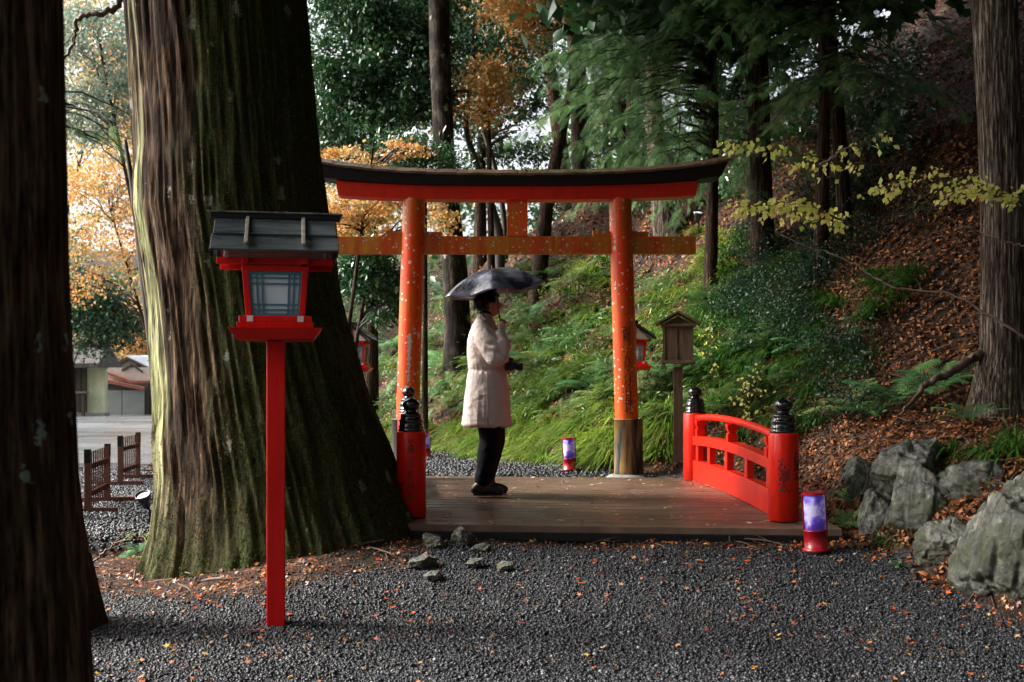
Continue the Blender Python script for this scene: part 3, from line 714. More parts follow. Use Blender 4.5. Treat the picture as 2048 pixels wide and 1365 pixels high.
# ------------------------------------------------------------------ trees: trunks
def trunk_mesh(path, nseg=64, nring=80, ridge=.05, freq=9, vert=.5, flare=.0, fh=.4, lobes=5, seed=0, fine=.02, attrs=None):
    """path: rows (x, y, z, r). Returns mesh in world coordinates with bark ridges as real relief"""
    path = np.array(path, float); z = path[:, 2]
    t = np.linspace(0, 1, nring)**1.25; zz = z[0] + (z[-1]-z[0])*t
    cx, cy, r = [np.interp(zz, z, path[:, k]) for k in (0, 1, 3)]
    a = np.linspace(0, 2*PI, nseg, endpoint=False)
    A, Z = np.meshgrid(a, zz); Rr = r[:, None]*np.ones_like(A)
    hgt = Z-zz[0]
    lob = .5+.5*np.cos(lobes*A+seed+.8*np.sin(2*A+seed))
    Rr = Rr + flare*np.exp(-hgt/fh)*(.35+.65*lob*(.6+.4*vn(A*2/PI, 0*A, 0, seed+5)))
    u = A/(2*PI)
    rd = 1-np.abs(vn(u*freq*3+.15*vn(u*20, Z*3, 0, seed+9), Z*vert, 0, seed, px=freq*3))*2
    rd2 = vn(u*freq*8, Z*vert*3, 0, seed+2, px=freq*8)
    big = vn(u*freq, Z*vert*.6, 0, seed+3, px=freq)
    Rr = Rr*(1+ridge*(.6*rd+.9*big)+fine*rd2)
    v = np.stack([cx[:, None]+Rr*np.cos(A), cy[:, None]+Rr*np.sin(A), Z], -1).reshape(-1, 3)
    i = (np.arange(nring-1)*nseg)[:, None]; k = np.arange(nseg)[None]; k2 = (k+1) % nseg
    f = np.stack([i+k, i+k2, i+nseg+k2, i+nseg+k], -1).reshape(-1, 4)
    me = rawmesh('trunk', v, f, smooth=True)
    al = (A+PI) % (2*PI)-PI
    ms, stp = (attrs(al, Z, hgt) if attrs else (0*A, 0*A))
    attr(me, 'moss', ms.ravel()); attr(me, 'strip', stp.ravel())
    return me
B_giant = barkmat('cedar_bark', (.06, .033, .018), (.17, .105, .062), moss=(.045, .056, .014), lich=6.5, lichen=(.24, .24, .19), fs=2.6, bd=.05, strip=(.4, .4, .2))
B_front = barkmat('dark_bark', (.1, .06, .034), (.21, .14, .09), lich=7.5, lichen=(.3, .38, .34), fs=3.5, moss=(.025, .03, .008), bd=.03)
B_grey = barkmat('grey_bark', (.12, .09, .07), (.36, .32, .26), lich=0, fs=4, fib=(13, 13, .7), moss=(.05, .055, .02), bd=.03)
B_brown = barkmat('brown_bark', (.05, .028, .018), (.13, .085, .06), lich=0, fs=4, fib=(12, 12, .7), bd=.02)
B_red = barkmat('reddish_bark', (.12, .06, .04), (.26, .15, .1), lich=0, fs=4, fib=(12, 12, .7), bd=.02)
B_mott = barkmat('mottled_bark', (.03, .024, .018), (.085, .07, .055), lich=5, lichen=(.3, .31, .26), fs=2, fib=(3, 3, 2), bd=.01)

LT = np.array([(0, 0, 0), (-.27, .45, .07), (0, 1, -.05), (.27, .45, .07)]); LF = [(0, 2, 1), (0, 3, 2)]
NT = np.array([(0, 0, 0), (-.13, .4, .03), (0, 1, -.06), (.13, .4, .03)])
def star(n=5, inner=.4):
    v = [(0, 0, 0)]; f = []
    for k in range(2*n):
        a = PI/2 + 2*PI*k/(2*n); r = (.55 if k != 0 else .6) if k % 2 == 0 else .55*inner
        if k in (4, 6): r *= .75
        v.append((r*math.cos(a), r*math.sin(a)+.1, .04*math.sin(3*a)))
    for k in range(2*n): f.append((0, 1+k, 1+(k+1) % (2*n)))
    return np.array(v), f
ST, SF = star()
def spray():
    """flat fan of a cypress twig along +y"""
    v, f = [], []
    def tri(p, q, w):
        p, q = np.array(p), np.array(q); d = q-p; n_ = np.array((-d[1], d[0], 0))/np.linalg.norm(d)*w
        k = len(v); v.extend([p-n_, p+n_, q]); f.append((k, k+1, k+2))
    tri((0, 0, 0), (0, 1, -.12), .009)
    for i in range(15):
        t = .04+.92*i/15; s = -1 if i % 2 else 1; L = (.42*(1-t)**.7+.08); a = .75
        b = np.array((0, t, -.12*t*t)); e = b+np.array((s*L*math.sin(a), L*math.cos(a), -.06*L)); tri(b, e, .011)
        for j in (.3, .55, .8):
            c = b+(e-b)*j
            for s2 in (1, -1):
                a2 = a*s+s2*.7; l2 = .34*L*(1.15-j); tri(c, c+np.array((l2*math.sin(a2), l2*math.cos(a2), -.02)), .011)
    return np.array(v), f
SPV, SPF = spray()
def dirR(d, up):
    d = d/np.linalg.norm(d, axis=1, keepdims=True); x = np.cross(d, up); x /= np.linalg.norm(x, axis=1, keepdims=True)+1e-9
    return np.stack([x, d, np.cross(x, d)], -1)
def cloud(ells, nclump, nleaf, size, T=LT, TF=LF, rc=.35, tilt=.8, shell=.5, seed=1, flat=.6, hang=0):
    """leaves gathered in clumps spread through ellipsoids (cx,cy,cz,rx,ry,rz)"""
    r = np.random.default_rng(seed); E_ = np.array(ells, float); vol = E_[:, 3]*E_[:, 4]*E_[:, 5]
    w = r.choice(len(E_), nclump, p=vol/vol.sum()); d = r.normal(size=(nclump, 3)); d /= np.linalg.norm(d, axis=1, keepdims=True)
    c = E_[w, :3] + d*E_[w, 3:]*(r.random(nclump)**(1/3*(1-shell)+.02))[:, None]
    rcs = rc*r.uniform(.5, 1.4, nclump)
    per = nleaf//nclump; ci = np.repeat(np.arange(nclump), per); N = len(ci)
    g = r.normal(size=(N, 3))*.5; g[:, 2] *= flat
    pos = c[ci] + g*rcs[ci][:, None]
    yaw = r.uniform(0, 2*PI, N); R = eul(yaw, r.normal(-hang, tilt, N), r.normal(0, tilt, N))
    rnd = np.clip(r.random(nclump)[ci]*.55 + r.random(N)*.45, 0, 1)
    return pos, R, size*r.uniform(.6, 1.35, N), rnd, T, TF
def cloudmesh(name, *a, **k):
    pos, R, sc, rnd, T, TF = cloud(*a, **k); return tilemesh(name, T, TF, pos, R, sc, rnd)
def limbs(base, targets, r0, seed=0, n=7):
    g = G(); r = random.Random(seed)
    for tx in targets:
        tx = Vector(tx); b = Vector(base) if not callable(base) else Vector(base(tx)); L = (tx-b).length; pts = []; rad = []
        for i in range(n+1):
            k = i/n; p = b.lerp(tx, k); p += Vector((r.uniform(-1, 1), r.uniform(-1, 1), r.uniform(-.5, .5)))*L*.045*(1 if 0 < i < n else 0); p.z += L*.1*math.sin(k*PI)
            pts.append(p); rad.append(r0*(1-.85*k))
        g.tube(pts, rad, 6)
    return g
def axis_at(path, z):
    p = np.array(path, float); return Vector([float(np.interp(z, p[:, 2], p[:, k])) for k in (0, 1)]+[z])
def ground_z(x, y): return float(terr(x, y))
def tree(name, label, path, bark, crown=None, cmat=None, group=None, cat='tree', limbs_to=None, lr=.04, **kw):
    """path in world coordinates; crown = a mesh in world coordinates (or shared one with offset)"""
    b = path[0]; t = thing(name, label, cat, (b[0], b[1], b[2]), 0, group)
    tr = obj('trunk', trunk_mesh(path, **kw), bark, t, rel=True)
    if limbs_to is not None and len(limbs_to):
        bb = (lambda tx: axis_at(path, min(max(tx.z-.35*math.hypot(tx.x-b[0], tx.y-b[1]), b[2]+.4), path[-1][2])))
        obj('limbs', limbs(bb, limbs_to, lr, 3), M['darkbark'], t, rel=True, smooth=True)
    if crown is not None: obj('crown', crown, cmat, t, rel=True)
    return t
# a high crown shared by the tall trunks whose tops leave the frame: real foliage that shades the place
HIGH = cloudmesh('crown', [(0, 0, 0, 2.6, 2.6, 1.6), (0, 0, 2.6, 2.0, 2.0, 2.2), (.3, 0, 5.6, 1.3, 1.3, 2.2)], 420, 14000, .3, rc=.8, seed=5)
def high_crown(t, top, sc=1.0, rz=0):
    o = bpy.data.objects.new('crown', HIGH); COL.objects.link(o); o.parent = t; w = Vector(t['_w'])
    o.location = Vector(top)-w; o.scale = (sc, sc, sc*.8); o.rotation_euler = (0, 0, rz)
    if not HIGH.materials: HIGH.materials.append(M['cedar'])
    return o

# giant cedar
rows = [(1180, 592, 290), (1110, 590, 280), (1060, 586, 268), (1000, 572, 250), (950, 562, 238), (880, 546, 228), (800, 529, 211), (700, 511, 200), (600, 493, 190), (430, 466, 190), (300, 458, 181), (150, 445, 178), (0, 432, 176)]
gd = 9.0; path = [((c-CX)/F*gd, gd, HC-(y-HY)/F*gd, r/F*gd*.99) for y, c, r in rows]
path += [(path[-1][0]-.1, gd, 8, .62), (path[-1][0]-.2, gd, 14, .45)]
def gattr(a, Z, h):
    n1 = fbm(a*3, Z*.8, 0, 4, 3); d = np.degrees(a) + 9*n1
    ms = sst(-104, -92, d) * .95 + .75*sst(.9, .2, h+.35*n1)*sst(-178, -150, d)*(d < -95) + .5*(d > 100)
    ms = np.clip(ms+.3*sst(-125, -105, d)*sst(-.2, .5, vn(a*6, Z*2, 0, 8)), 0, 1)
    wd = 4+3.5*np.clip(3-Z, 0, 2.4)/2.4+3.5*vn(0*a, Z*1.3, 0, 12); cc = -146-1*np.clip(Z-2, 0, 2)
    st = sst(-3, 3, wd-np.abs(np.degrees(a)-cc+5*vn(a*22, Z*.6, 0, 4)))*sst(.35, .9, Z)*sst(-.75, -.3, vn(a*9, Z*1.4, 0, 71))
    st = np.maximum(st, .5*sst(.3, .6, vn(a*30, Z*.5, 0, 14))*(d < -128))
    return ms, st
t = tree('giant_cedar', 'massive old cedar trunk with mossy shaded side and pale stripped bark, behind the red lantern', path, B_giant, nseg=420, nring=520, ridge=.02, freq=23, vert=.8, flare=.16, fh=.25, lobes=6, seed=4, fine=.026, attrs=gattr)
high_crown(t, (path[-1][0], gd, 9.5), 1.9)
# moss cushions on its shaded flank
def on_trunk(n, a0, a1, z0, z1, pw=1.0, seed=2):
    r = np.random.default_rng(seed); me = [c for c in t.children if c.name.startswith('trunk')][0].data
    co = np.empty(len(me.vertices)*3, np.float32); me.vertices.foreach_get('co', co); co = co.reshape(-1, 3)+np.array(t['_w'])
    ax = np.array([axis_at(path, z)[:2] for z in (co[::420, 2])]); A = (np.arange(len(co)) % 420)/420*2*PI; A = (A+PI) % (2*PI)-PI
    ok = np.where((A > a0) & (A < a1) & (co[:, 2] > z0) & (co[:, 2] < z1))[0]
    w = np.exp(-pw*(co[ok, 2]-z0)); w *= np.clip(.15+fbm(A[ok]*5, co[ok, 2]*3, 0, 3, 17)*2.2, .0, 1)
    k = r.choice(ok, n, p=w/w.sum()); nrm = np.stack([np.cos(A[k]), np.sin(A[k]), 0*A[k]+.25], -1)
    return co[k]+r.normal(0, .008, (n, 3)), nrm
p1, n1 = on_trunk(30000, -1.85, .3, .12, 4.6, .35)
p2, n2 = on_trunk(5000, -2.9, -1.8, .0, 1.3, 2.4, 3)
pp = np.concatenate([p1, p2]); nn = np.concatenate([n1, n2])+rng.normal(0, .8, (35000, 3))
M['mossleaf'] = leafmat('moss', [(0, (.018, .026, .006)), (.55, (.045, .062, .012)), (.9, (.1, .12, .022)), (1, (.16, .17, .04))], .8, .15, .2)
obj('moss', tilemesh('moss', LT*np.array((1.3, 1, 1)), LF, pp, dirR(nn, rng.normal(size=nn.shape)), .0085*rng.uniform(.6, 1.6, len(pp))), M['mossleaf'], t, rel=True)['kind'] = 'stuff'

# two dark trunks at the left edge
def fattr(a, Z, h): return .7*sst(.5, .0, h+.2*vn(a*3, Z*2))+.35*sst(0, .6, fbm(a*2, Z, 0, 3, 2)), 0*a
p = [(-1.50, 3.2, -.1, .36), (-1.51, 3.2, .35, .335), (-1.525, 3.2, 1.0, .30), (-1.545, 3.2, 1.7, .285), (-1.56, 3.2, 2.6, .28), (-1.6, 3.2, 9, .2)]
t2 = tree('cedar_tree', 'dark out-of-focus cedar trunk with pale lichen spots filling the left edge', p, B_front, nseg=200, nring=260, ridge=.02, freq=13, fine=.014, seed=8, attrs=fattr); high_crown(t2, (-1.6, 3.2, 8.4), 1.3, 1)
p = [(-2.70, 6.55, -.1, .37), (-2.71, 6.55, .15, .33), (-2.75, 6.55, .6, .28), (-2.8, 6.55, 1.5, .25), (-2.9, 6.55, 10, .18)]
t3 = tree('cedar_tree', 'cedar trunk with mossy flared foot just behind the blurred trunk at left', p, B_front, nseg=120, nring=140, ridge=.03, freq=11, flare=.05, fh=.15, seed=12, attrs=lambda a, Z, h: (sst(1.2, .1, h+.3*vn(a*3, Z*2))*.9, 0*a)); high_crown(t3, (-2.9, 6.55, 9), .9, 2)

def ptree(name, label, rows, d, bark, top=14, crown=1.0, **kw):
    """trunk from (row, column, half width) readings at distance d, rooted on the terrain"""
    s = F/d; path = [((c-CX)/s, d, HC-(y-HY)/s, r/s) for y, c, r in rows]
    x0, z0 = path[0][0], path[0][2]; gz = ground_z(x0, d)-.12
    if gz < z0: path.insert(0, (x0+(x0-path[1][0])*(z0-gz)/max(.3, path[1][2]-z0)*.5, d, gz, path[0][3]*1.08))
    l = path[-1]; m_ = path[-2]; path.append((l[0]+(l[0]-m_[0])/(l[2]-m_[2])*(top-l[2])*.5, d, top, l[3]*.6))
    t = tree(name, label, path, bark, seed=int(d*7), **kw)
    if crown: high_crown(t, (path[-1][0], d, top-5), crown, d)
    return t
mossy = lambda a, Z, h: (sst(1.1, .2, h+.25*vn(a*3, Z*2, 0, 5))*.9*sst(-2.2, -.8, a+.5*vn(a*4, Z*1.5)), .0*a)
CY = ptree('cypress_tree', 'tall cypress with grey striated bark standing behind the rocks at the right edge', [(860, 2003, 66), (800, 2004, 56), (700, 2010, 47), (550, 2008, 43), (400, 2006, 42), (200, 1998, 41), (0, 1988, 43)], 9.6, B_grey, crown=1.8, nseg=240, nring=320, ridge=.02, freq=15, fine=.02, vert=.5, flare=.1, fh=.25, attrs=mossy)
def dd(px, py): q = hit(px, py); return q[0][1]
for nm, lb, rows, bark, tp, kw in (
    ('cypress_tree', 'dark cypress with pale-lit left edge rising from the bank behind the yellow leaves', [(530, 1526, 24), (400, 1524, 21), (250, 1519, 21), (0, 1508, 23)], B_brown, 12, dict(nseg=90, nring=120, ridge=.03, freq=9, flare=.06)),
    ('cypress_tree', 'slender dark trunk on the brown slope between two cypress boughs', [(470, 1692, 15), (300, 1682, 14), (150, 1668, 13), (0, 1655, 12)], B_brown, 13, dict(nseg=60, nring=80)),
    ('cypress_tree', 'reddish cypress trunk rooted behind the right end of the torii', [(478, 1341, 30), (450, 1330, 24), (400, 1324, 20), (300, 1313, 18), (0, 1297, 15)], B_grey, 15, dict(nseg=90, nring=120, ridge=.03, freq=9, flare=.08)),
    ):
    ptree(nm, lb, rows, dd(rows[0][1], rows[0][0]), bark, tp, 1.0, **kw)
for lb, rows, d, bark in (
    ('reddish leaning trunk seen above the middle of the torii roof', [(345, 1128, 15), (200, 1108, 13), (120, 1097, 12), (0, 1085, 11)], 25.5, B_red),
    ('broad brown trunk above the torii roof, right of the reddish leaning one', [(345, 1163, 18), (200, 1158, 17), (0, 1148, 18)], 25, B_brown),
    ('thin trunk against the sky gap right of the broad brown trunk', [(330, 1215, 8), (150, 1212, 7), (0, 1205, 7)], 27, B_red),
    ('thin pale trunk in the middle of the gap left of the cypress boughs', [(330, 1262, 9), (150, 1262, 8), (0, 1256, 8)], 24.5, B_red),
    ('thin dark trunk behind the hanging cypress boughs', [(330, 1408, 10), (150, 1412, 9), (0, 1420, 9)], 20, B_brown)):
    ptree('forest_tree', lb, rows, d, bark, 16, .55, nseg=40, nring=60, group='thin trunks on the ridge')
ptree('beech_tree', 'old tree with mottled grey bark rising behind the left half of the torii', [(645, 915, 27), (560, 912, 25), (500, 906, 24), (420, 898, 22), (300, 888, 21), (100, 880, 21), (0, 878, 21)], 19.0, B_mott, 16, 1.0, nseg=90, nring=120, ridge=.02, freq=5, flare=.05)
# crooked small understorey tree behind the gate
def crooked(name, label, pts, r0, d, cat='tree', m='darkbark'):
    pts = [P(x, y, d) for x, y in pts]; b = pts[0]; z = ground_z(b[0], b[1]); pts.insert(0, np.array((b[0], b[1], min(z-.1, b[2]-.01))))
    t = thing(name, label, cat, tuple(pts[0])); n = len(pts)
    pp = []; 
    for i in range(n-1):
        for k in range(5): 
            q = k/5; pp.append(tuple(pts[i]*(1-q)+pts[i+1]*q))
    pp.append(tuple(pts[-1])); A = np.array(pp)
    for _ in range(3): A[1:-1] = (A[:-2]+A[1:-1]*2+A[2:])/4
    obj('trunk', G().tube(A.tolist(), [r0*(1-.7*i/len(A)) for i in range(len(A))], 10), M[m], t, rel=True, smooth=True)
    return t
ct = crooked('crooked_tree', 'thin dark crooked tree bending behind the centre of the torii', [(1000, 470), (985, 420), (962, 350), (935, 280), (930, 225), (950, 160), (945, 60)], .1, 21)
obj('crown', cloudmesh('crown', [(*P(960, 60, 21), 1.1, 1, .9), (*P(930, 210, 21), .5, .5, .4)], 60, 3600, .1, rc=.4, seed=77), M['glossy'], ct, rel=True)
ct = crooked('crooked_tree', 'slim dark stem curving just right of the crooked one behind the torii', [(1010, 440), (990, 330), (962, 250), (965, 190), (990, 120)], .07, 22)
obj('crown', cloudmesh('crown', [(*P(1010, 110, 22), .9, .8, .6)], 40, 2400, .1, rc=.4, seed=78), M['glossy'], ct, rel=True)
crooked('dead_tree', 'dark bare leaning snag against the left side of the giant cedar', [(318, 860), (306, 700), (292, 600), (280, 500), (270, 420), (262, 350), (250, 280)], .05, 9.9)

# leafy trees whose crowns show
def crown_tree(name, label, basepx, d, ells, ncl, nlf, size, cm, rc=.4, r=.14, bark=None, T=LT, TF=LF, seed=1, group=None, tilt=.8, lm=5, shell=.5, hang=0, flat=.6):
    x = (basepx-CX)/F*d; z = ground_z(x, d)
    E_ = [(*P(e[0], e[1], d+e[5] if len(e) > 5 else d), e[2], e[3], e[4]) for e in ells]
    top = np.mean([e[:3] for e in E_], axis=0); r_ = random.Random(seed)
    pa = [(x, d, z-.15, r*1.1), (x+.2*(top[0]-x), d, z+.35*(top[2]-z), r*.85), (top[0], d+.1, top[2]+.5, r*.35)]
    tg = []
    for e in E_:
        for k in range(lm): tg.append((e[0]+r_.uniform(-.7, .7)*e[3], e[1]+r_.uniform(-.7, .7)*e[4], e[2]+r_.uniform(-.6, .6)*e[5]))
    return tree(name, label, pa, bark or B_brown, cloudmesh('crown', E_, ncl, nlf, size, T=T, TF=TF, rc=rc, seed=seed, tilt=tilt, shell=shell, hang=hang, flat=flat), cm, group, nseg=24, nring=40, limbs_to=tg, lr=r*.35, seed=seed)
crown_tree('evergreen_tree', 'glossy broadleaf evergreen filling the upper left of the gate view', 742, 20.5, [(690, 90, .9, .9, 1.1), (730, 230, 1.0, .9, .8), (800, 120, .9, .9, 1.1), (760, 10, 1.2, 1, .6), (660, 250, .5, .6, .6), (840, 200, .7, .8, .6)], 330, 26000, .105, M['glossy'], rc=.38, seed=3)
crown_tree('evergreen_tree', 'low glossy evergreen shrub tree right of the giant cedar below the tie beam', 672, 16.5, [(745, 560, .42, .5, .38), (770, 610, .3, .4, .25), (720, 530, .35, .4, .3)], 60, 4200, .09, M['glossy'], rc=.24, r=.05, seed=4)
crown_tree('evergreen_tree', 'dark evergreen behind the centre of the torii roof', 960, 24, [(960, 60, 1.2, 1, 1.0), (1020, 150, .9, 1, 1.0), (940, 260, .8, .8, .7), (1040, 280, .7, .8, .5), (870, 60, .9, 1, .8)], 220, 19000, .1, M['glossy'], rc=.42, seed=6)
crown_tree('evergreen_tree', 'small-leaved evergreen between the mottled tree and the torii roof', 850, 17.5, [(850, 330, .55, .5, .25), (800, 300, .4, .4, .3), (900, 360, .35, .4, .2)], 70, 4500, .1, M['glossy'], T=NT, rc=.3, r=.05, seed=7)
crown_tree('maple_tree', 'orange maple whose leafy twigs reach over the left end of the torii roof', 668, 15.5, [(690, 320, .42, .5, .12), (740, 345, .35, .5, .12), (720, 410, .5, .5, .32), (800, 300, .35, .4, .1), (860, 275, .16, .3, .05), (670, 450, .35, .4, .25)], 150, 5600, .05, M['maple'], rc=.17, r=.04, T=ST, TF=SF, seed=8, shell=.2, flat=.3, hang=.3)
crown_tree('maple_tree', 'pale yellow maple behind the left pillar between the two torii beams', 690, 18, [(720, 440, .7, .6, .45), (680, 470, .5, .5, .4), (860, 440, .35, .4, .3)], 110, 5200, .065, M['maple_pale'], rc=.25, r=.06, T=ST, TF=SF, seed=9, hang=.5)
crown_tree('evergreen_tree', 'tall dark evergreen filling the gap between the ridge trunks above the torii', 1195, 27, [(1200, 60, .8, .8, .9), (1240, 210, .7, .8, .9), (1180, 290, .5, .6, .5), (1290, 120, .7, .7, .9), (1320, 300, .6, .6, .5)], 190, 15000, .1, M['glossy'], rc=.4, seed=61)
crown_tree('evergreen_tree', 'dark evergreen high on the slope behind the cypress boughs', 1450, 22, [(1400, 60, .8, .8, .8), (1460, 200, .7, .8, .8), (1560, 60, .7, .7, .8), (1640, 30, .6, .6, .5)], 150, 12000, .1, M['glossy'], rc=.4, seed=62)
crown_tree('maple_tree', 'bright orange maple foliage at the top centre of the picture', 1070, 19.5, [(1045, 5, .55, .6, .4), (1160, 15, .5, .6, .3), (1065, 60, .3, .4, .25), (1310, 5, .5, .5, .25), (1330, 125, .25, .3, .18)], 130, 7000, .075, M['maple'], rc=.45, T=ST, TF=SF, seed=10)
crown_tree('maple_tree', 'small orange maple above the middle of the torii roof', 985, 20, [(975, 185, .34, .4, .4), (990, 150, .32, .3, .2), (955, 230, .2, .3, .26)], 60, 2600, .075, M['maple'], rc=.4, r=.07, T=ST, TF=SF, seed=11)
for k, (lb, bx, d, E_, n, sz, cm) in enumerate((
    ('orange maple between the leaning snag and the left trunks, beyond the gravel', 335, 38, [(180, 430, 1.6, 1.5, 1.7), (260, 330, 1.3, 1.2, 1.4), (150, 540, 1.3, 1.2, .9), (290, 520, 1, 1, 1.6)], 7500, .13, 'maple'),
    ('pale silvery-green tree high at the left, between the dark trunk and the giant cedar', 340, 30, [(200, 90, 1.5, 1.3, 1.1), (170, 230, 1.1, 1, .8), (240, 180, .8, .8, .9)], 9500, .12, 'palegreen'),
    ('tall pale orange maple behind the silvery tree at upper left', 50, 46, [(150, 40, 2.0, 2, 1.6), (220, 200, 2.0, 2, 1.9), (290, 130, 1.5, 1.6, 1.8), (160, 330, 1.6, 1.6, 1.2)], 10000, .17, 'maple_pale'),
    ('dark green conifer over the gatehouse roof', 110, 60, [(190, 640, 1.9, 1.6, 1.7), (240, 655, 1.5, 1.3, 1.2), (160, 600, 1.6, 1.3, 1.4), (215, 590, 1.2, 1.2, 1.0)], 12000, .2, 'cedar'),
    ('golden maple hedge-like crown beyond the house at left', 265, 112, [(250, 690, 4, 3, 1.8), (310, 670, 4, 3, 2.6), (270, 640, 3, 3, 2)], 9000, .3, 'maple'),
    ('tall orange maple hidden mostly by the giant cedar', 330, 50, [(310, 250, 2.2, 2, 3.4), (330, 480, 2, 2, 2.4)], 9000, .17, 'maple'))):
    crown_tree('maple_tree' if 'maple' in lb else ('conifer_tree' if 'conifer' in lb else 'deciduous_tree'), lb, bx, d, E_, 150, n, sz, M[cm], rc=.055*d**.7, r=.08, seed=20+k, T=LT, shell=.3)

# far woods across the valley and behind the ridge: one mass nobody could count
def woods():
    E_ = []; r = random.Random(5)
    for px_, py_ in ((1180, 130), (1200, 200), (1220, 290), (1190, 330), (1240, 160), (1300, 200), (860, 480), (850, 540), (870, 420), (1150, 300), (1170, 250), (1140, 200), (1260, 60), (1350, 60), (1420, 120), (1470, 60), (1130, 330), (1100, 260), (1700, 20), (1600, 100)): E_.append((*P(px_, py_, 30), .9, 1, .9))
    for k in range(60):
        d = r.uniform(29, 38); E_.append((*P(r.uniform(1100, 1560), r.uniform(-60, 380), d), r.uniform(.8, 1.5), 1.5, r.uniform(.8, 1.6)))
    for k in range(16):
        d = r.uniform(34, 44); E_.append((*P(r.uniform(640, 1000), r.uniform(380, 640), d), r.uniform(1, 1.8), 1.5, r.uniform(.8, 1.4)))
    for k in range(60):
        d = r.uniform(55, 85); E_.append((*P(r.uniform(-250, 640), r.uniform(-60, 640), d), r.uniform(2, 3.6), 2, r.uniform(1.8, 3.4)))
    for k in range(40):
        d = r.uniform(45, 70); E_.append((*P(r.uniform(640, 1300), r.uniform(-60, 460), d), r.uniform(1.6, 3), 2, r.uniform(1.6, 3)))
    for k in range(75):
        d = r.uniform(38, 75); px = r.uniform(560, 1500); py = r.uniform(-150, 480)
        E_.append((*P(px, py, d), r.uniform(1.5, 3.2), 2, r.uniform(1.5, 3.4)))
    for k in range(60):
        d = r.uniform(125, 170); px = r.uniform(-700, 900); py = r.uniform(560, 730)
        E_.append((*P(px, py, d), r.uniform(5, 9), 5, r.uniform(4, 8)))
    me = cloudmesh('distant_woods', E_, 2000, 150000, .34, rc=1.4, seed=44, shell=.2)
    m = leafmat('mixed_foliage', [(0, (.02, .05, .02)), (.4, (.04, .1, .035)), (.62, (.1, .16, .06)), (.78, (.22, .26, .14)), (.9, (.4, .2, .04)), (1, (.5, .34, .1))], .4, .4)
    tag(obj('distant_woods', me, m), 'far mixed autumn woods filling the gaps between the trees', 'woods', kind='stuff')
woods()

# hanging boughs of cypress
def bough_geo(start, dirs, L, droop, seed, n_side=1.0, spl=.34):
    r = np.random.default_rng(seed); d = np.array(dirs, float); d /= np.linalg.norm(d); n = max(6, int(L/.07))
    pts = []; P0 = np.array(start, float)
    for i in range(n+1):
        k = i/n; pts.append(P0+d*L*k+np.array((0, 0, -droop*k*k))+r.normal(0, .012, 3))
    pts = np.array(pts); pos, dr, sc = [], [], []
    side = np.cross(d, (0, 0, 1)); side /= np.linalg.norm(side)
    for i in range(2, n+1):
        tdir = pts[i]-pts[i-1]; tdir /= np.linalg.norm(tdir)
        for s in (-1, 1):
            for _ in range(1 if i % 3 else 2):
                q = tdir*r.uniform(.5, 1.0)+side*s*r.uniform(.5, 1.0)+np.array((0, 0, r.uniform(-.75, -.05)))
                pos.append(pts[i]+r.normal(0, .02, 3)); dr.append(q); sc.append(spl*r.uniform(.6, 1.15)*(1-.35*i/n))
    return pts, np.array(pos), np.array(dr), np.array(sc)
def boughs(t, specs, seed, cm='hinoki'):
    g = G(); PP, DD, SS = [], [], []
    for k, (st, di, L, dr, spl) in enumerate(specs):
        pts, p, d, s = bough_geo(st, di, L, dr, seed+k, spl=spl)
        g.tube(pts.tolist(), [.013*(L/1.5)*(1-.8*i/len(pts)) for i in range(len(pts))], 5); PP.append(p); DD.append(d); SS.append(s)
    PP, DD, SS = [np.concatenate(q) for q in (PP, DD, SS)]
    up = np.array((0, -.35, 1.0))+rng.normal(0, .3, DD.shape)
    obj('bough_wood', g, M['darkbark'], t, rel=True, smooth=True)
    obj('foliage', tilemesh('foliage', SPV, SPF, PP, dirR(DD, up), SS), M[cm], t, rel=True)
def rnd_boughs(pxr, pyr, dr_, n, seed, L=(.6, 1.3), dirx=(-1, .2), spl=.34, droop=(.3, .7)):
    spl *= .72; n = int(n*1.35); r = random.Random(seed); o = []
    for k in range(n):
        st = P(r.uniform(*pxr), r.uniform(*pyr), r.uniform(*dr_))
        o.append((tuple(st), (r.uniform(*dirx), r.uniform(-.7, .4), r.uniform(-.25, .15)), r.uniform(*L), r.uniform(*droop), spl*r.uniform(.8, 1.1)))
    return o
def bough_tree(label, basepx, d, specs, seed, r=.09, cm='hinoki', toppy=-120, name='young_cypress'):
    x = (basepx-CX)/F*d; z = ground_z(x, d); tp = HC-(toppy-HY)/F*d
    t = thing(name, label, 'tree', (x, d, z))
    pa = [(x, d, z-.1, r), (x+.05, d, (z+tp)/2, r*.7), (x, d, tp, r*.35)]
    obj('trunk', trunk_mesh(pa, 24, 40, .03, 5, seed=seed), B_brown, t, rel=True)
    bb = lambda tx: Vector((x, d, max(z+.5, min(tp, tx.z+.25*abs(tx.x-x)))))
    obj('limbs', limbs(bb, [q[0] for q in specs], .022, seed), M['darkbark'], t, rel=True, smooth=True)
    boughs(t, specs, seed, cm); return t
bough_tree('young cypress with sunlit drooping boughs reaching over the right half of the torii', 1420, 14.5,
    rnd_boughs((1260, 1480), (-20, 150), (13.6, 14.8), 26, 1) + rnd_boughs((1200, 1330), (60, 230), (13.4, 14.4), 18, 2) + rnd_boughs((1270, 1430), (200, 320), (13.2, 14.4), 14, 3, droop=(.4, .8)), 100)
bough_tree('cypress sapling with flat dark green sprays in front of the brown slope', 1640, 13.2,
    rnd_boughs((1560, 1800), (-30, 60), (12.6, 13.6), 18, 4, dirx=(-1, 1)) + rnd_boughs((1600, 1800), (110, 175), (12.6, 13.4), 14, 5, dirx=(-1, .6), droop=(.15, .4)) + rnd_boughs((1400, 1540), (-30, 40), (12.6, 13.4), 8, 6), 200)
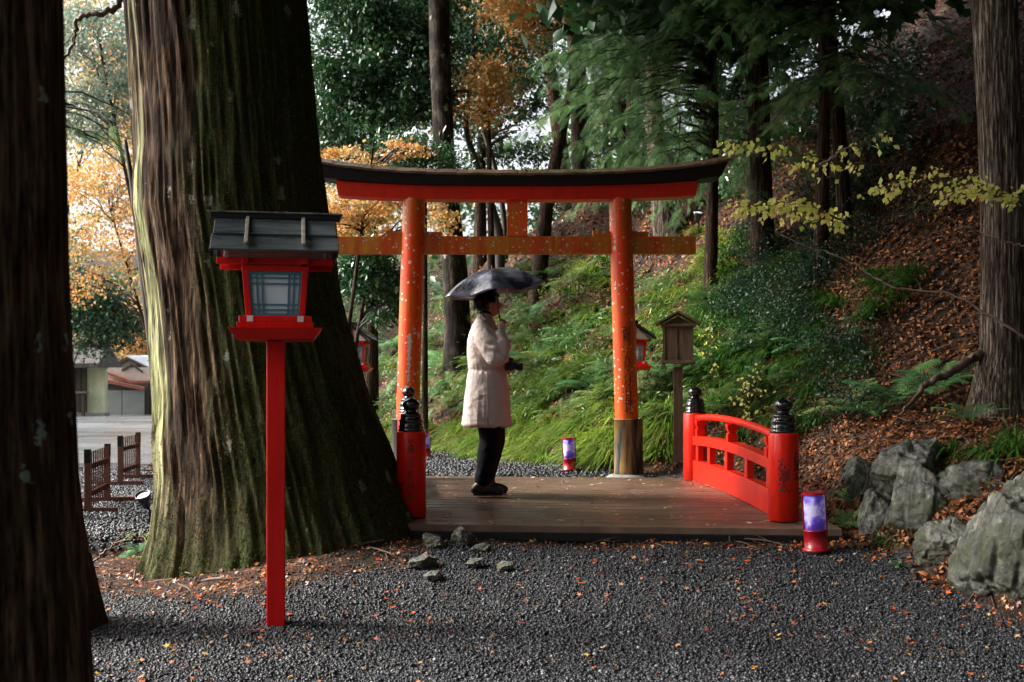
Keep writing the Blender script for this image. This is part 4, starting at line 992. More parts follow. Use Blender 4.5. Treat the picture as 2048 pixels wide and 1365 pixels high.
bough_tree('blurred cypress branch hanging left of the giant cedar', 60, 12, rnd_boughs((120, 290), (215, 300), (11.4, 12.4), 9, 7, L=(.4, .8), dirx=(-.2, 1), spl=.25) , 300, r=.12)
bough_tree('feathery cypress between the thin trunks, above the right side of the torii', 1240, 21, rnd_boughs((1150, 1260), (40, 330), (20.3, 21.5), 24, 8, spl=.4, dirx=(-1, 1)), 400)
bough_tree('leafy cypress sapling right of the torii roof end', 1500, 15.5, rnd_boughs((1430, 1520), (130, 330), (14.8, 15.6), 18, 9, dirx=(-1, .6)), 500)

# ------------------------------------------------------------------ gravel and stones
def pebble():
    t_ = (1+5**.5)/2; v = np.array([(-1, t_, 0), (1, t_, 0), (-1, -t_, 0), (1, -t_, 0), (0, -1, t_), (0, 1, t_), (0, -1, -t_), (0, 1, -t_), (t_, 0, -1), (t_, 0, 1), (-t_, 0, -1), (-t_, 0, 1)])/1.9
    f = [(0, 11, 5), (0, 5, 1), (0, 1, 7), (0, 7, 10), (0, 10, 11), (1, 5, 9), (5, 11, 4), (11, 10, 2), (10, 7, 6), (7, 1, 8), (3, 9, 4), (3, 4, 2), (3, 2, 6), (3, 6, 8), (3, 8, 9), (4, 9, 5), (2, 4, 11), (6, 2, 10), (8, 6, 7), (9, 8, 1)]
    v = v*np.array((1, .75, .55))*rng.uniform(.8, 1.2, (12, 1)); return v, f
PV, PF = pebble()
def litter_amount(x, y):
    u = (x-foot(y))*.87 + .25*fbm(x*1.3, y*1.3, 0, 3, 31)
    lit = sst(-.35, .1, u); dt = np.hypot(x+1.95, (y-8.9))
    lit = np.maximum(lit, (1-sst(1.35, 1.9, dt+.3*fbm(x*2, y*2, 0, 3, 9))))
    lit = np.maximum(lit, (1-sst(.5, 1.3, np.abs(y-9.7)+.3*vn(x*2, y*2)))*(x < -1.2))
    return np.maximum(lit, .75*(1-sst(.1, .35, np.abs(y-8.45+.1*x)))*(np.abs(x-.7) < 1.9))
def strew(x, y, size, name, mt, T=PV, TF=PF, sink=.3, tilt=.5, keep=None, rnd=None, lift=0):
    if keep is not None: x, y = x[keep], y[keep]; size = size[keep] if hasattr(size, '__len__') else size
    N = len(x); z = terr(x, y)+size*sink+lift
    R = eul(rng.uniform(0, 2*PI, N), rng.normal(0, tilt, N), rng.normal(0, tilt, N))
    return tilemesh(name, T, TF, np.stack([x, y, z], -1), R, np.ones(N)*size, rnd)
m, n, b = mk('gravel_stone'); a = node(n, 'ShaderNodeAttribute', attribute_name='rnd').outputs['Fac']
n.links.new(mix(n, .6, ramp(n, [(0, (.004, .0045, .006)), (.5, (.01, .011, .014)), (.8, (.024, .026, .031)), (.97, (.075, .08, .09)), (1, (.22, .22, .22))], a), noise(n, coord(n), 1.3, 5, .7), 'OVERLAY'), b.inputs['Base Color'])
b.inputs['Roughness'].default_value = .4; b.inputs['Specular IOR Level'].default_value = .4
bump(n, b, noise(n, coord(n), 120, 3, .7), .35, .002); M['gravel'] = m
n1_ = 125000; x = rng.uniform(-3.0, 3.6, n1_); y = 4.9+4.0*rng.random(n1_)**1.15
keep = (rng.random(n1_) > litter_amount(x, y)*.93) & (y < 8.55+(x+.7)*-.09)
g1 = strew(x, y, rng.uniform(.005, .0118, n1_)*(1+.7*(rng.random(n1_) > .93)), 'gravel', M['gravel'], keep=keep)
tag(obj('gravel', g1, M['gravel']), 'wet dark grey gravel covering the path in front', 'gravel', kind='stuff')
x = rng.uniform(-8.5, -2.4, 42000); y = rng.uniform(10.4, 19.9, 42000)
pxx = CX+x/y*F; keep = (pxx > 100) & (pxx < 345)
tag(obj('gravel', strew(x, y, rng.uniform(.014, .03, 42000), 'gravel', None, keep=keep), M['gravel']), 'lighter gravel forecourt beyond the ditch at the left', 'gravel', kind='stuff')
x = rng.uniform(-3.5, 1.5, 16000); y = rng.uniform(11.9, 17.5, 16000); keep = rng.random(16000) > litter_amount(x, y)
tag(obj('gravel', strew(x, y, rng.uniform(.014, .028, 16000), 'gravel', None, keep=keep), M['gravel']), 'gravel path continuing behind the torii gate', 'gravel', kind='stuff')

# fallen leaves
def nrm_at(x, y, e=.08):
    dzx = (terr(x+e, y)-terr(x-e, y))/(2*e); dzy = (terr(x, y+e)-terr(x, y-e))/(2*e)
    n_ = np.stack([-dzx, -dzy, np.ones_like(dzx)], -1); return n_/np.linalg.norm(n_, axis=1, keepdims=True)
def leaves_on(x, y, size, name, T=LT, TF=LF, jit=.5, lift=.012, z=None, rnd=None):
    N = len(x); nn = (nrm_at(x, y) if z is None else np.tile((0, 0, 1.0), (N, 1))) + rng.normal(0, jit, (N, 3))*.6
    d = rng.normal(size=(N, 3)); d -= nn*np.sum(d*nn, 1, keepdims=True)/np.sum(nn*nn, 1, keepdims=True)
    zz = (terr(x, y) if z is None else z)+lift*rng.random(N)*2
    R = dirR(d, nn); return tilemesh(name, T, TF, np.stack([x, y, zz], -1), R, size, rnd)
q = hit(rng.uniform(600, 2060, 90000), rng.uniform(-10, 1180, 90000), 6, 40, .1)
u_ = litter_amount(q[:, 0], q[:, 1]); q = q[(u_ > rng.random(len(q))) & ((q[:, 0]-foot(q[:, 1])) > -.25)]
me = leaves_on(q[:, 0], q[:, 1], rng.uniform(.03, .08, len(q))*(.75+.35*sst(9, 18, q[:, 1])), 'leaf_litter', jit=.95, lift=.03)
tag(obj('leaf_litter', me, M['litter']), 'brown fallen leaves covering the hillside', 'leaves', kind='stuff')
# strips of leaves by the cedar, the deck and the gravel edge; single bright ones strewn on gravel and deck
xs = np.concatenate([rng.uniform(-4.4, 3.6, 17000), rng.uniform(2.0, 3.6, 2500)]); ys = np.concatenate([rng.uniform(6.0, 10.8, 17000), rng.uniform(6.2, 9, 2500)])
k = litter_amount(xs, ys) > rng.random(len(xs))*.9; xs, ys = xs[k], ys[k]
me = leaves_on(xs, ys, rng.uniform(.012, .045, len(xs)), 'leaf_litter', T=ST, TF=SF, jit=.6, lift=.01)
tag(obj('leaf_litter', me, leafmat('edge_leaves', [(0, (.07, .022, .009)), (.45, (.2, .06, .02)), (.75, (.42, .13, .035)), (.9, (.55, .2, .04)), (1, (.4, .25, .14))], .4, .1)), 'russet leaves gathered round the cedar roots and along the gravel edge', 'leaves', kind='stuff')
xs, ys = rng.uniform(-3.0, 3.4, 1900), 5.0+3.6*rng.random(1900)**.7; k = (ys < 8.4) & (rng.random(1900) < .25+1.6*np.clip(fbm(xs*1.3, ys*1.3, 0, 3, 55), 0, 1)); xs, ys = xs[k], ys[k]
xl, yl = rng.uniform(-6.5, -2.5, 260), rng.uniform(9, 18, 260); xs = np.concatenate([xs, xl]); ys = np.concatenate([ys, yl])
me = leaves_on(xs, ys, rng.uniform(.018, .045, len(xs)), 'scattered_leaf', T=ST, TF=SF, jit=.5, lift=.014)
tag(obj('scattered_leaves', me, M['bright_leaf']), 'small orange maple leaves strewn over the gravel', 'leaves', kind='stuff')
aa = rng.uniform(-.25, 3.05, 520); vv = -.25+3.2*rng.random(520)**1.1
xy = R0[None]+UX[None]*aa[:, None]+VX[None]*vv[:, None]
me = leaves_on(xy[:, 0], xy[:, 1], rng.uniform(.018, .055, 520), 'deck_leaf', T=ST, TF=SF, jit=.25, lift=.003, z=dz(vv)+.004)
tag(obj('leaves_on_deck', me, leafmat('pale_deck_leaves', [(0, (.4, .12, .05)), (.5, (.6, .3, .17)), (1, (.7, .5, .32))], .4, .1)), 'little pale maple leaves lying on the wet bridge deck', 'leaves', kind='stuff')
# leaves lying on the torii roof
N = 70; pxr = rng.uniform(640, 1440, N); kk = np.abs(pxr-1034)/421; zz = HC+(HY-(357-(26*kk**3+2*kk*kk)))/TS
yo = rng.uniform(-.2, 0, N); me = leaves_on((pxr-CX)/TS, TD+yo, rng.uniform(.02, .045, N), 'l', T=ST, TF=SF, jit=.3, lift=.003, z=zz+.018+.34*(.225+yo))
tag(obj('leaves_on_roof', me, M['litter']), 'fallen leaves stuck to the copper roof of the torii', 'leaves', kind='stuff')

# fallen twigs
a_ = hit(rng.uniform(700, 2060, 1500), rng.uniform(100, 1180, 1500), 6, 30, .1); k = litter_amount(a_[:, 0], a_[:, 1]) > .5; a_ = a_[k]
xs = np.concatenate([a_[:, 0], rng.uniform(-4, 3.4, 500)]); ys = np.concatenate([a_[:, 1], rng.uniform(6.6, 10.5, 500)]); k = litter_amount(xs, ys) > .45; xs, ys = xs[k], ys[k]
TW = np.array([(-.02, 0, 0), (.02, 0, 0), (0, 0, .03), (-.03, .5, .03), (.01, .5, .03), (-.01, .5, .06), (.03, 1, 0), (.04, 1, 0), (.035, 1, .02)])
TWF = [(0, 1, 4, 3), (1, 2, 5, 4), (2, 0, 3, 5), (3, 4, 7, 6), (4, 5, 8, 7), (5, 3, 6, 8)]
tag(obj('fallen_twigs', leaves_on(xs, ys, rng.uniform(.06, .32, len(xs)), 'fallen_twigs', T=TW, TF=TWF, jit=.3, lift=.02), M['twig']), 'thin fallen twigs lying among the brown leaves', 'twigs', kind='stuff')
# rocks
def rockmat():
    m, n, b = mk('rock'); v = coord(n); f = noise(n, v, 6, 10, .74)
    st = noise(n, coord(n, (14, 3, 1.5)), 2, 6, .7)
    c = ramp(n, [(.38, (.012, .012, .009)), (.46, (.07, .072, .058)), (.53, (.15, .15, .125)), (.62, (.4, .4, .34))], mix(n, .3, f, st))
    g = node(n, 'ShaderNodeNewGeometry'); sx = node(n, 'ShaderNodeSeparateXYZ'); n.links.new(g.outputs['Normal'], sx.inputs[0])
    ms = ramp(n, [(.48, (0, 0, 0)), (.55, (1, 1, 1))], noise(n, v, 2.6, 6, .7))
    c = mix(n, math_(n, 'MULTIPLY', ms, .85), c, (.03, .038, .012))
    ck = vor(n, coord(n, (1, 1, .7)), 5, 'Distance', 'DISTANCE_TO_EDGE'); c = mix(n, ramp(n, [(.0, (.8, .8, .8)), (.035, (0, 0, 0))], ck), c, (.01, .01, .008))
    n.links.new(c, b.inputs['Base Color']); b.inputs['Roughness'].default_value = .42
    p = bump(n, b, f, .8, .05); bump(n, b, noise(n, v, 38, 5, .7), .5, .01, p); return m
M['rock'] = rockmat()
def rock(name, label, c, size, seed, rz=0, facets=24, group=None, cat='rock'):
    r = np.random.default_rng(seed); nu, nv = 150, 100
    th, ph = np.meshgrid(np.linspace(0, 2*PI, nu, endpoint=False), np.linspace(.02, PI-.02, nv))
    d = np.stack([np.sin(ph)*np.cos(th), np.sin(ph)*np.sin(th), np.cos(ph)], -1).reshape(-1, 3)
    pn = r.normal(size=(facets, 3)); pn /= np.linalg.norm(pn, axis=1, keepdims=True); off = r.uniform(.66, .97, facets)
    dots = d @ pn.T; rad = np.min(np.where(dots > .05, off/np.maximum(dots, .05), 9), axis=1); rad = np.minimum(rad, 1.15)
    rad = rad*(1-.05*(1-np.abs(fbm(d[:, 0]*3.1+seed, d[:, 1]*3.1, d[:, 2]*3.1, 4, seed+7))*3.2).clip(0, 1)**2+.1*fbm(d[:, 0]*2.2+seed, d[:, 1]*2.2, d[:, 2]*2.2, 5, seed)) - .05*sst(.75, .95, 1-np.abs(vn(d[:, 0]*3, d[:, 1]*3, d[:, 2]*1.2, seed+3)))
    v = d*rad[:, None]*np.array(size)
    i = (np.arange(nv-1)*nu)[:, None]; k = np.arange(nu)[None]; k2 = (k+1) % nu
    f = np.stack([i+k, i+nu+k, i+nu+k2, i+k2], -1).reshape(-1, 4)
    o = obj(name, rawmesh(name, v, f, smooth=True), M['rock'], loc=tuple(c)); o.rotation_euler = (r.uniform(-.2, .2), r.uniform(-.2, .2), rz)
    e = o.modifiers.new('edges', 'EDGE_SPLIT') if False else None
    return tag(o, label, cat, group)
rk = 'rocks edging the path at the right'
for lb, px, py, d, sz, sd in (
    ('pale flat-topped rock, highest at the left end of the right-hand rockery', 1820, 955, 8.35, (.42, .32, .28), 3),
    ('upright streaked grey rock leaning under the pale flat-topped one', 1850, 1030, 8.0, (.34, .28, .4), 14),
    ('dark narrow rock at the lower left foot of the rockery', 1765, 1050, 8.25, (.15, .2, .26), 5),
    ('rounded grey boulder resting low at the front of the rockery', 1888, 1090, 7.55, (.23, .22, .23), 26),
    ('lumpy grey rock at the top right of the rockery', 1985, 1000, 7.85, (.36, .27, .24), 7),
    ('big dark mossy boulder at the right edge of the picture', 2015, 1110, 7.05, (.36, .3, .38), 44),
    ('light grey boulder cut off by the right edge above the mossy one', 2075, 1040, 7.25, (.32, .3, .36), 9),
    ('dark stone wedged between the streaked rock and the low round boulder', 1925, 1055, 7.9, (.2, .2, .22), 31),
    ('small grey stone at the foot of the streaked rock in the rockery', 1835, 1105, 7.95, (.11, .1, .09), 33),
    ('flat grey rock lying behind the lumpy one, partly under leaves', 2050, 930, 8.3, (.3, .25, .13), 32),
    ('small mossy stone behind the left end of the rockery', 1722, 960, 8.8, (.13, .16, .2), 10)):
    rock('rock', lb, P(px, py, d), sz, sd, group=rk, rz=sd*.4)
for lb, px, py, d, sz, sd in (
    ('angular pale grey stone against the front edge of the deck', 925, 1076, 8.25, (.09, .08, .075), 11),
    ('mossy rounded stone between the cedar root and the angular stone', 868, 1080, 8.2, (.085, .08, .05), 12),
    ('brown grey stone half sunk among the leaves below the cedar root', 850, 1140, 7.75, (.09, .07, .045), 13),
    ('smaller grey stone just in front of the half sunk one', 868, 1160, 7.5, (.055, .05, .035), 15),
    ('flat grey stone to the right of the angular stone', 958, 1100, 8.05, (.07, .05, .03), 16),
    ('low grey stone in the gravel right of the cedar root', 950, 1140, 7.75, (.07, .06, .035), 17),
    ('dull stone in the gravel a step in front of the deck', 1010, 1140, 7.7, (.06, .05, .035), 18),
    ('whitish pebble standing in for a scrap of paper at the foot of the rounded grey boulder', 1830, 1152, 7.5, (.025, .022, .02), 19)):  # the whitish pebble takes the place of a scrap of paper
    p = P(px, py, d); rock('stone', lb, (p[0], d, ground_z(p[0], d)+sz[2]*.7), tuple(1.2*q for q in sz), sd, cat='stone', rz=sd)

# ------------------------------------------------------------------ grass, ferns, shrubs
def grass(name, base, per, L, mt, label, seed=1, w=.0075, spread=.09, upright=.5):
    r = np.random.default_rng(seed); N = len(base)*per; c = np.repeat(np.arange(len(base)), per); b0 = base[c]
    nz = nrm_at(base[:, 0], base[:, 1])[c]
    az = r.uniform(0, 2*PI, N); sp = spread*np.sqrt(r.random(N)); p = b0+np.stack([np.cos(az)*sp, np.sin(az)*sp, 0*az-.02], -1)
    az = az+r.normal(0, .5, N); h = np.stack([np.cos(az), np.sin(az), 0*az], -1) + nz*np.array((1, 1, 0))*1.25
    h /= np.linalg.norm(h, axis=1, keepdims=True)+1e-6
    l = L*r.uniform(.5, 1.2, N)*np.repeat(r.uniform(.7, 1.25, len(base)), per); th = np.abs(r.normal(upright, .28, N)); dr = r.uniform(.5, 1.1, N)
    ns = 5; T = np.linspace(0, 1, ns); sd_ = np.cross(h, (0, 0, 1.0)); V = []
    for t_ in T:
        q = p + h*(l*t_*np.sin(th)+l*.35*t_*t_)[:, None]; q = q.copy(); q[:, 2] += l*(t_*np.cos(th)-dr*t_*t_)
        ww = w*(1-t_**2*.92)*r.uniform(.7, 1.3, N)
        V += [q-sd_*ww[:, None], q+sd_*ww[:, None]]
    v = np.stack(V, 1).reshape(-1, 3); o = (np.arange(N)*ns*2)[:, None, None]
    f = (np.array([(2*i, 2*i+1, 2*i+3, 2*i+2) for i in range(ns-1)])[None]+o).reshape(-1, 4)
    rd = np.clip(np.repeat(r.random(len(base)), per)*.5+r.random(N)*.5, 0, 1)
    return tag(obj(name, rawmesh(name, v, f, np.repeat(rd, ns*2)), mt), label, 'grass', kind='stuff')
def zone(n, x0, x1, y0, y1, seed, shear=0, dmax=40):
    r = np.random.default_rng(seed); py = r.uniform(y0, y1, n); px = r.uniform(x0, x1, n)+shear*(py-y0); q = hit(px, py, 6, dmax, .05)
    u = (q[:, 0]-foot(q[:, 1])); return q[u > -.3]
bz = np.concatenate([zone(120, 850, 1240, 850, 925, 1), zone(50, 960, 1240, 720, 860, 2), zone(26, 1290, 1345, 820, 915, 3), zone(14, 730, 850, 850, 900, 17)])
grass('grass', bz, 110, .38, M['grass'], 'bright yellow-green sedge at the foot of the bank behind the bridge', 1, upright=.55)
bz = np.concatenate([zone(26, 1000, 1240, 560, 720, 4), zone(12, 860, 1010, 720, 850, 5), zone(34, 1400, 1500, 460, 580, 6), zone(22, 1290, 1420, 560, 700, 7), zone(10, 1060, 1230, 500, 570, 18)])
grass('grass', bz, 90, .33, M['grass'], 'drooping sedge tufts halfway up the bank', 2, upright=.5)
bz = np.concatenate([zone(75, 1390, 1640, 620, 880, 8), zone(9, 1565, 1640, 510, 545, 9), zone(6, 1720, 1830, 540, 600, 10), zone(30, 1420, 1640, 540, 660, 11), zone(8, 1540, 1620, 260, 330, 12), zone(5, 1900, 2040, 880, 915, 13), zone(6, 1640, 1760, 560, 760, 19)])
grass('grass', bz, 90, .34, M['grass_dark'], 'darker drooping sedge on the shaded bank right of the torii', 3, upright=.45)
g_l = np.stack([rng.uniform(-4.3, -2.5, 14), rng.uniform(9.0, 11.0, 14), np.zeros(14)], -1); g_l[:, 2] = terr(g_l[:, 0], g_l[:, 1])
grass('grass', g_l, 30, .16, M['grass'], 'short weeds along the little ditch left of the cedar', 4)

def frond(L, r, droop=.5):
    """one fern frond along +x, arching: leaflets on pinnae"""
    V, F_ = [], []; npn = 17
    def ax(t_): return np.array((L*t_*math.cos(.5*t_), 0, L*(.55*t_-droop*t_*t_)))
    for i in range(npn):
        t_ = .12+.86*i/npn; c = ax(t_); dx = ax(t_+.02)-c; dx /= np.linalg.norm(dx)
        pl = L*.26*math.sin(PI*min(1, (t_*.93+.1)))**.8*(1.05-.35*t_)+.01
        for s in (-1, 1):
            d = np.array((dx[0]*.45, s*.88, dx[2]*.45-.12)); d /= np.linalg.norm(d); up = np.array((0, 0, 1.0)); side = np.cross(d, up)
            m_ = 7
            for j in range(m_):
                u_ = (j+.3)/m_; q = c+d*pl*u_; q = q+np.array((0, 0, -.12*pl*u_*u_)); ll = L*.04*(1-u_*.75)
                for s2 in (-1, 1):
                    e = q+side*s2*ll+d*ll*.5; k = len(V); V.extend([q-d*ll*.33, q+d*ll*.33, e]); F_.append((k, k+1, k+2))
    return np.array(V), F_
FRV, FRF = frond(1.0, None)
def fern_mesh(nf, seed, up=(.1, .5)):
    r = np.random.default_rng(seed); az = np.linspace(0, 2*PI, nf, endpoint=False)+r.normal(0, .25, nf)
    R = eul(az, r.normal(0, .12, nf), -r.uniform(up[0], up[1], nf)); return tilemesh('frond', FRV, FRF, np.zeros((nf, 3))+r.normal(0, .01, (nf, 3)), R, r.uniform(.75, 1.1, nf))
FM = [fern_mesh(n_, s_) for n_, s_ in ((9, 1), (8, 2), (11, 3))]
for me in FM: me.materials.append(M['fern'])
def fern(label, px, py, size, k, d=None, tilt=None, group='ferns on the bank'):
    q = hit(px, py, 6, 40, .04)[0] if d is None else P(px, py, d)
    n_ = nrm_at(np.array([q[0]]), np.array([q[1]]))[0]
    o = bpy.data.objects.new('fern', FM[k % 3]); COL.objects.link(o); o.location = tuple(q); o.scale = (size,)*3
    nn = Vector(n_)*.5+Vector((0, 0, .6)); o.rotation_euler = nn.to_track_quat('Z', 'Y').to_euler(); o.rotation_euler.rotate_axis('Z', k*1.3); o['_w'] = list(q)
    return tag(o, label, 'fern', group)
for k, (px, py, sz, lb) in enumerate((
    (1790, 810, .62, 'large fern with long fronds above the rockery, middle of the right bank'),
    (1880, 790, .5, 'fern spreading toward the grey cypress trunk above the rockery'),
    (1745, 835, .4, 'fern fronds hanging at the left below the largest fern'),
    (1940, 850, .34, 'low fern at the foot of the grey cypress trunk'),
    (1708, 1010, .26, 'small fern growing beside the left end of the rockery'),
    (1700, 1062, .22, 'small fern behind the purple light at the deck corner'),
    (1425, 745, .55, 'fern just behind the far right bridge post'),
    (1530, 770, .4, 'fern in the dark hollow between the right bridge posts'),
    (770, 800, .62, 'fern left of the left torii pillar, above the black finial'),
    (742, 760, .5, 'fern beside the small lantern at the cedar trunk'),
    (880, 680, .62, 'fern right of the left torii pillar at the height of the coat shoulder'),
    (905, 745, .55, 'fern touching the back of the pale coat from behind'),
    (870, 800, .5, 'fern low behind the black finials'),
    (1090, 735, .6, 'fern on the bank just right of the camera'),
    (1150, 690, .55, 'fern higher up on the bank between person and right pillar'),
    (1190, 780, .5, 'fern near the right torii pillar, mid height'),
    (1060, 650, .5, 'fern above the hand holding the umbrella, on the bank'),
    (800, 700, .6, 'fern behind the left torii pillar'),
    (1340, 760, .45, 'fern under the wooden box'),
    (1110, 560, .45, 'fern near the umbrella tip on the bank'),
    (1620, 700, .4, 'fern in the shade above the near right bridge post'))):
    fern(lb, px, py, sz*1.35 if px < 1400 else sz*1.15, k)
for k, (x_, y_, sz, lb) in enumerate(((-3.25, 9.5, .32, 'fern hanging over the ditch left of the cedar'), (-3.0, 9.25, .24, 'small fern at the ditch edge close to the cedar bark'), (-3.6, 9.3, .2, 'tiny pale fern by the mossy left trunk'))):
    z_ = ground_z(x_, y_)+.05; o = fern(lb, 1000, 800, sz, k); o.location = (x_, y_, z_); o.rotation_euler = (0, 0, k); o['_w'] = [x_, y_, z_]; o['group'] = 'ferns by the ditch'
def fern_mass(zones, sc0, sc1, seed):
    r = np.random.default_rng(seed); b_ = np.concatenate([zone(*z_) for z_ in zones]); n_ = nrm_at(b_[:, 0], b_[:, 1])*.5+np.array((0, 0, .6))
    V, Fs, o, K = [], [], 0, []
    for p_, q_ in zip(b_, n_):
        me = FM[r.integers(3)]; v = co_of_(me); a = r.uniform(0, 6.3); R = np.array([[math.cos(a), -math.sin(a), 0], [math.sin(a), math.cos(a), 0], [0, 0, 1]])
        Q = np.array(Vector(q_).to_track_quat('Z', 'Y').to_matrix()); V.append((v @ R.T @ Q.T)*r.uniform(sc0, sc1)+p_); Fs.append(np.arange(len(v)).reshape(-1, 3)+o); o += len(v); K.append(np.full(len(v), r.random()*.6)+r.random(len(v)//3).repeat(3)*.4)
    return rawmesh('fern_cover', np.concatenate(V), np.concatenate(Fs), np.concatenate(K))
def co_of_(me): a = np.empty(len(me.vertices)*3, np.float32); me.vertices.foreach_get('co', a); return a.reshape(-1, 3)
fc = fern_mass([(26, 740, 860, 640, 860, 51), (22, 860, 1000, 600, 830, 52), (46, 1000, 1240, 540, 840, 53), (20, 1290, 1440, 560, 860, 54), (14, 1440, 1700, 620, 860, 55)], .3, .6, 5)
tag(obj('fern_cover', fc, leafmat('bank_fern', [(0, (.035, .08, .025)), (.4, (.08, .15, .045)), (.8, (.18, .25, .07)), (1, (.36, .36, .12))], .42, .35)), 'mass of smaller ferns spread over the bank behind the bridge', 'ferns', kind='stuff')
# undergrowth: broadleaf shrubs and weeds massed on the bank
def undergrowth(label, zones, per, size, mt, seed, T=LT, rc=.22, up=.12, name='undergrowth'):
    b_ = np.concatenate([zone(*z_) for z_ in zones]); n_ = nrm_at(b_[:, 0], b_[:, 1]); b_ = b_+n_*up
    E_ = np.concatenate([b_, np.full((len(b_), 3), .03)], 1)
    r = np.random.default_rng(seed); N = len(b_)*per; ci = np.repeat(np.arange(len(b_)), per); g = r.normal(size=(N, 3))*.5; g[:, 2] *= .55
    pos = b_[ci]+g*rc*r.uniform(.6, 1.3, len(b_))[ci][:, None]; R = eul(r.uniform(0, 2*PI, N), r.normal(-.3, .6, N), r.normal(0, .6, N))
    me = tilemesh(name, T, LF, pos, R, size*r.uniform(.6, 1.4, N), np.clip(r.random(len(b_))[ci]*.5+r.random(N)*.5, 0, 1))
    return tag(obj(name, me, mt), label, 'undergrowth', kind='stuff')
undergrowth('leafy weeds and fern tips filling the bank behind the bridge', [(90, 740, 860, 560, 850, 31), (60, 860, 1000, 560, 800, 32), (110, 1000, 1240, 520, 860, 33), (60, 1280, 1440, 560, 860, 34)], 60, .07, leafmat('weed_leaf', [(0, (.03, .08, .02)), (.5, (.07, .17, .03)), (.85, (.16, .28, .05)), (1, (.34, .32, .1))], .4, .35), 61, T=NT)
undergrowth('small-leaved bluish shrub hanging over the shaded bank', [(80, 1450, 1680, 470, 680, 35), (60, 1470, 1640, 560, 720, 36), (30, 1640, 1760, 380, 520, 37), (24, 1560, 1900, 330, 480, 38), (30, 1650, 1760, 660, 880, 39)], 110, .035, leafmat('bluish_leaf', [(0, (.012, .035, .016)), (.6, (.028, .07, .033)), (1, (.09, .14, .09))], .45, .3, .4), 62, rc=.26, up=.2)
undergrowth('dark evergreen shrubs high on the slope between the trunks', [(30, 1380, 1520, 120, 420, 41), (40, 1560, 1880, 60, 330, 42), (36, 1100, 1420, 330, 430, 43), (50, 780, 900, 400, 600, 46), (26, 900, 1120, 400, 470, 47)], 110, .08, M['glossy'], 63, rc=.4, up=.3)
undergrowth('green weeds by the ditch and in front of the rockery', [(8, 1700, 1800, 1080, 1150, 44), (6, 1980, 2040, 860, 900, 45)], 26, .03, M['grass_dark'], 64, rc=.1, up=.03)

# yellow-leaved sprays on thin branches
def leaf_branch(name, label, pts, d, nl, size, mt='yellow', side=.5, r0=.012, seed=1, twigs=9, cat='branch'):
    A = np.array([P(x, y, d+dd_) for x, y, dd_ in pts]); r = np.random.default_rng(seed)
    t_ = np.linspace(0, 1, len(A)); T = np.linspace(0, 1, 40); C = np.stack([np.interp(T, t_, A[:, k]) for k in range(3)], -1)
    for _ in range(4): C[1:-1] = (C[:-2]+2*C[1:-1]+C[2:])/4
    C[1:-1] += r.normal(0, .008, C[1:-1].shape)
    o = thing(name, label, cat, tuple(C[0])); g = G(); g.tube(C.tolist(), (r0*(1-.8*T)).tolist(), 6); pos, dr = [], []
    for k in range(twigs):
        i = int(8+31*k/twigs); dd_ = C[min(i+2, 39)]-C[i-2]; dd_ /= np.linalg.norm(dd_); a = r.uniform(.3, .9)*(1 if k % 2 else -1); L = side*r.uniform(.5, 1.1)*(1-.4*i/40)
        e = np.array((dd_[0]*math.cos(a)-dd_[2]*math.sin(a)*.6, r.uniform(-.4, .4), dd_[2]*math.cos(a)+dd_[0]*math.sin(a)*.35-.05)); tw = [C[i]+e*L*q+np.array((0, 0, -.1*L*q*q)) for q in np.linspace(0, 1, 7)]
        g.tube([tuple(x) for x in tw], [.004*(1-.1*j) for j in range(7)], 4)
        for q in range(nl):
            f_ = r.uniform(.1, 1.02); pos.append(C[i]+e*L*f_+np.array((0, 0, -.1*L*f_*f_))+r.normal(0, .03, 3)); dr.append(e*.4+np.array((r.normal(0, .4), r.normal(0, .4), -r.uniform(.3, 1.1))))
    obj('stem', g, M['twig'], o, rel=True, smooth=True)
    if nl:
        pos, dr = np.array(pos), np.array(dr)
        obj('leaves', tilemesh('leaves', LT*np.array((1.35, 1, 1)), LF, pos, dirR(dr, np.tile((0, -.8, .6), (len(dr), 1))+r.normal(0, .35, dr.shape)), size*.78*r.uniform(.6, 1.3, len(pos))), M[mt], o, rel=True)
    return o
yb = 'branches with yellow leaves at the right'
for lb, pts, d, nl, sz, sd_, tw, sdd in (
    ('lowest dense spray of yellow leaves in front of the dark cypress trunk', [(1760, 470, .4), (1680, 440, .2), (1600, 400, 0), (1480, 415, 0)], 9.2, 15, .07, 1, 15, .45),
    ('upper arc of yellow-green leaves reaching left to the torii roof tip', [(1800, 330, .4), (1690, 330, .2), (1560, 300, 0), (1430, 280, 0)], 9.4, 9, .07, 2, 12, .3),
    ('thin yellow-leaved twig pointing up right above the dense spray', [(1640, 330, .2), (1690, 300, 0), (1745, 280, 0), (1785, 268, 0)], 9.3, 4, .07, 3, 8, .16),
    ('spray of yellow leaves just left of the grey cypress trunk', [(2050, 420, .3), (1960, 380, .1), (1840, 345, 0), (1745, 385, 0)], 8.6, 10, .062, 4, 13, .32),
    ('yellow leaves crossing in front of the grey cypress trunk', [(2090, 430, .2), (2040, 395, 0), (1960, 370, 0), (1890, 385, 0)], 8.5, 9, .062, 5, 14, .28)):
    o = leaf_branch('yellow_leaf_branch', lb, pts, d, nl, sz, seed=sd_, twigs=tw, side=sdd); o['group'] = yb
leaf_branch('bare_branch', 'long thin bare branch sweeping across the lower right bank', [(2120, 720, 0), (2048, 672, 0), (1900, 585, .3), (1790, 580, .5), (1700, 520, .8), (1560, 470, 1.2)], 7.9, 0, .05, seed=6, twigs=8, side=.5, r0=.014)
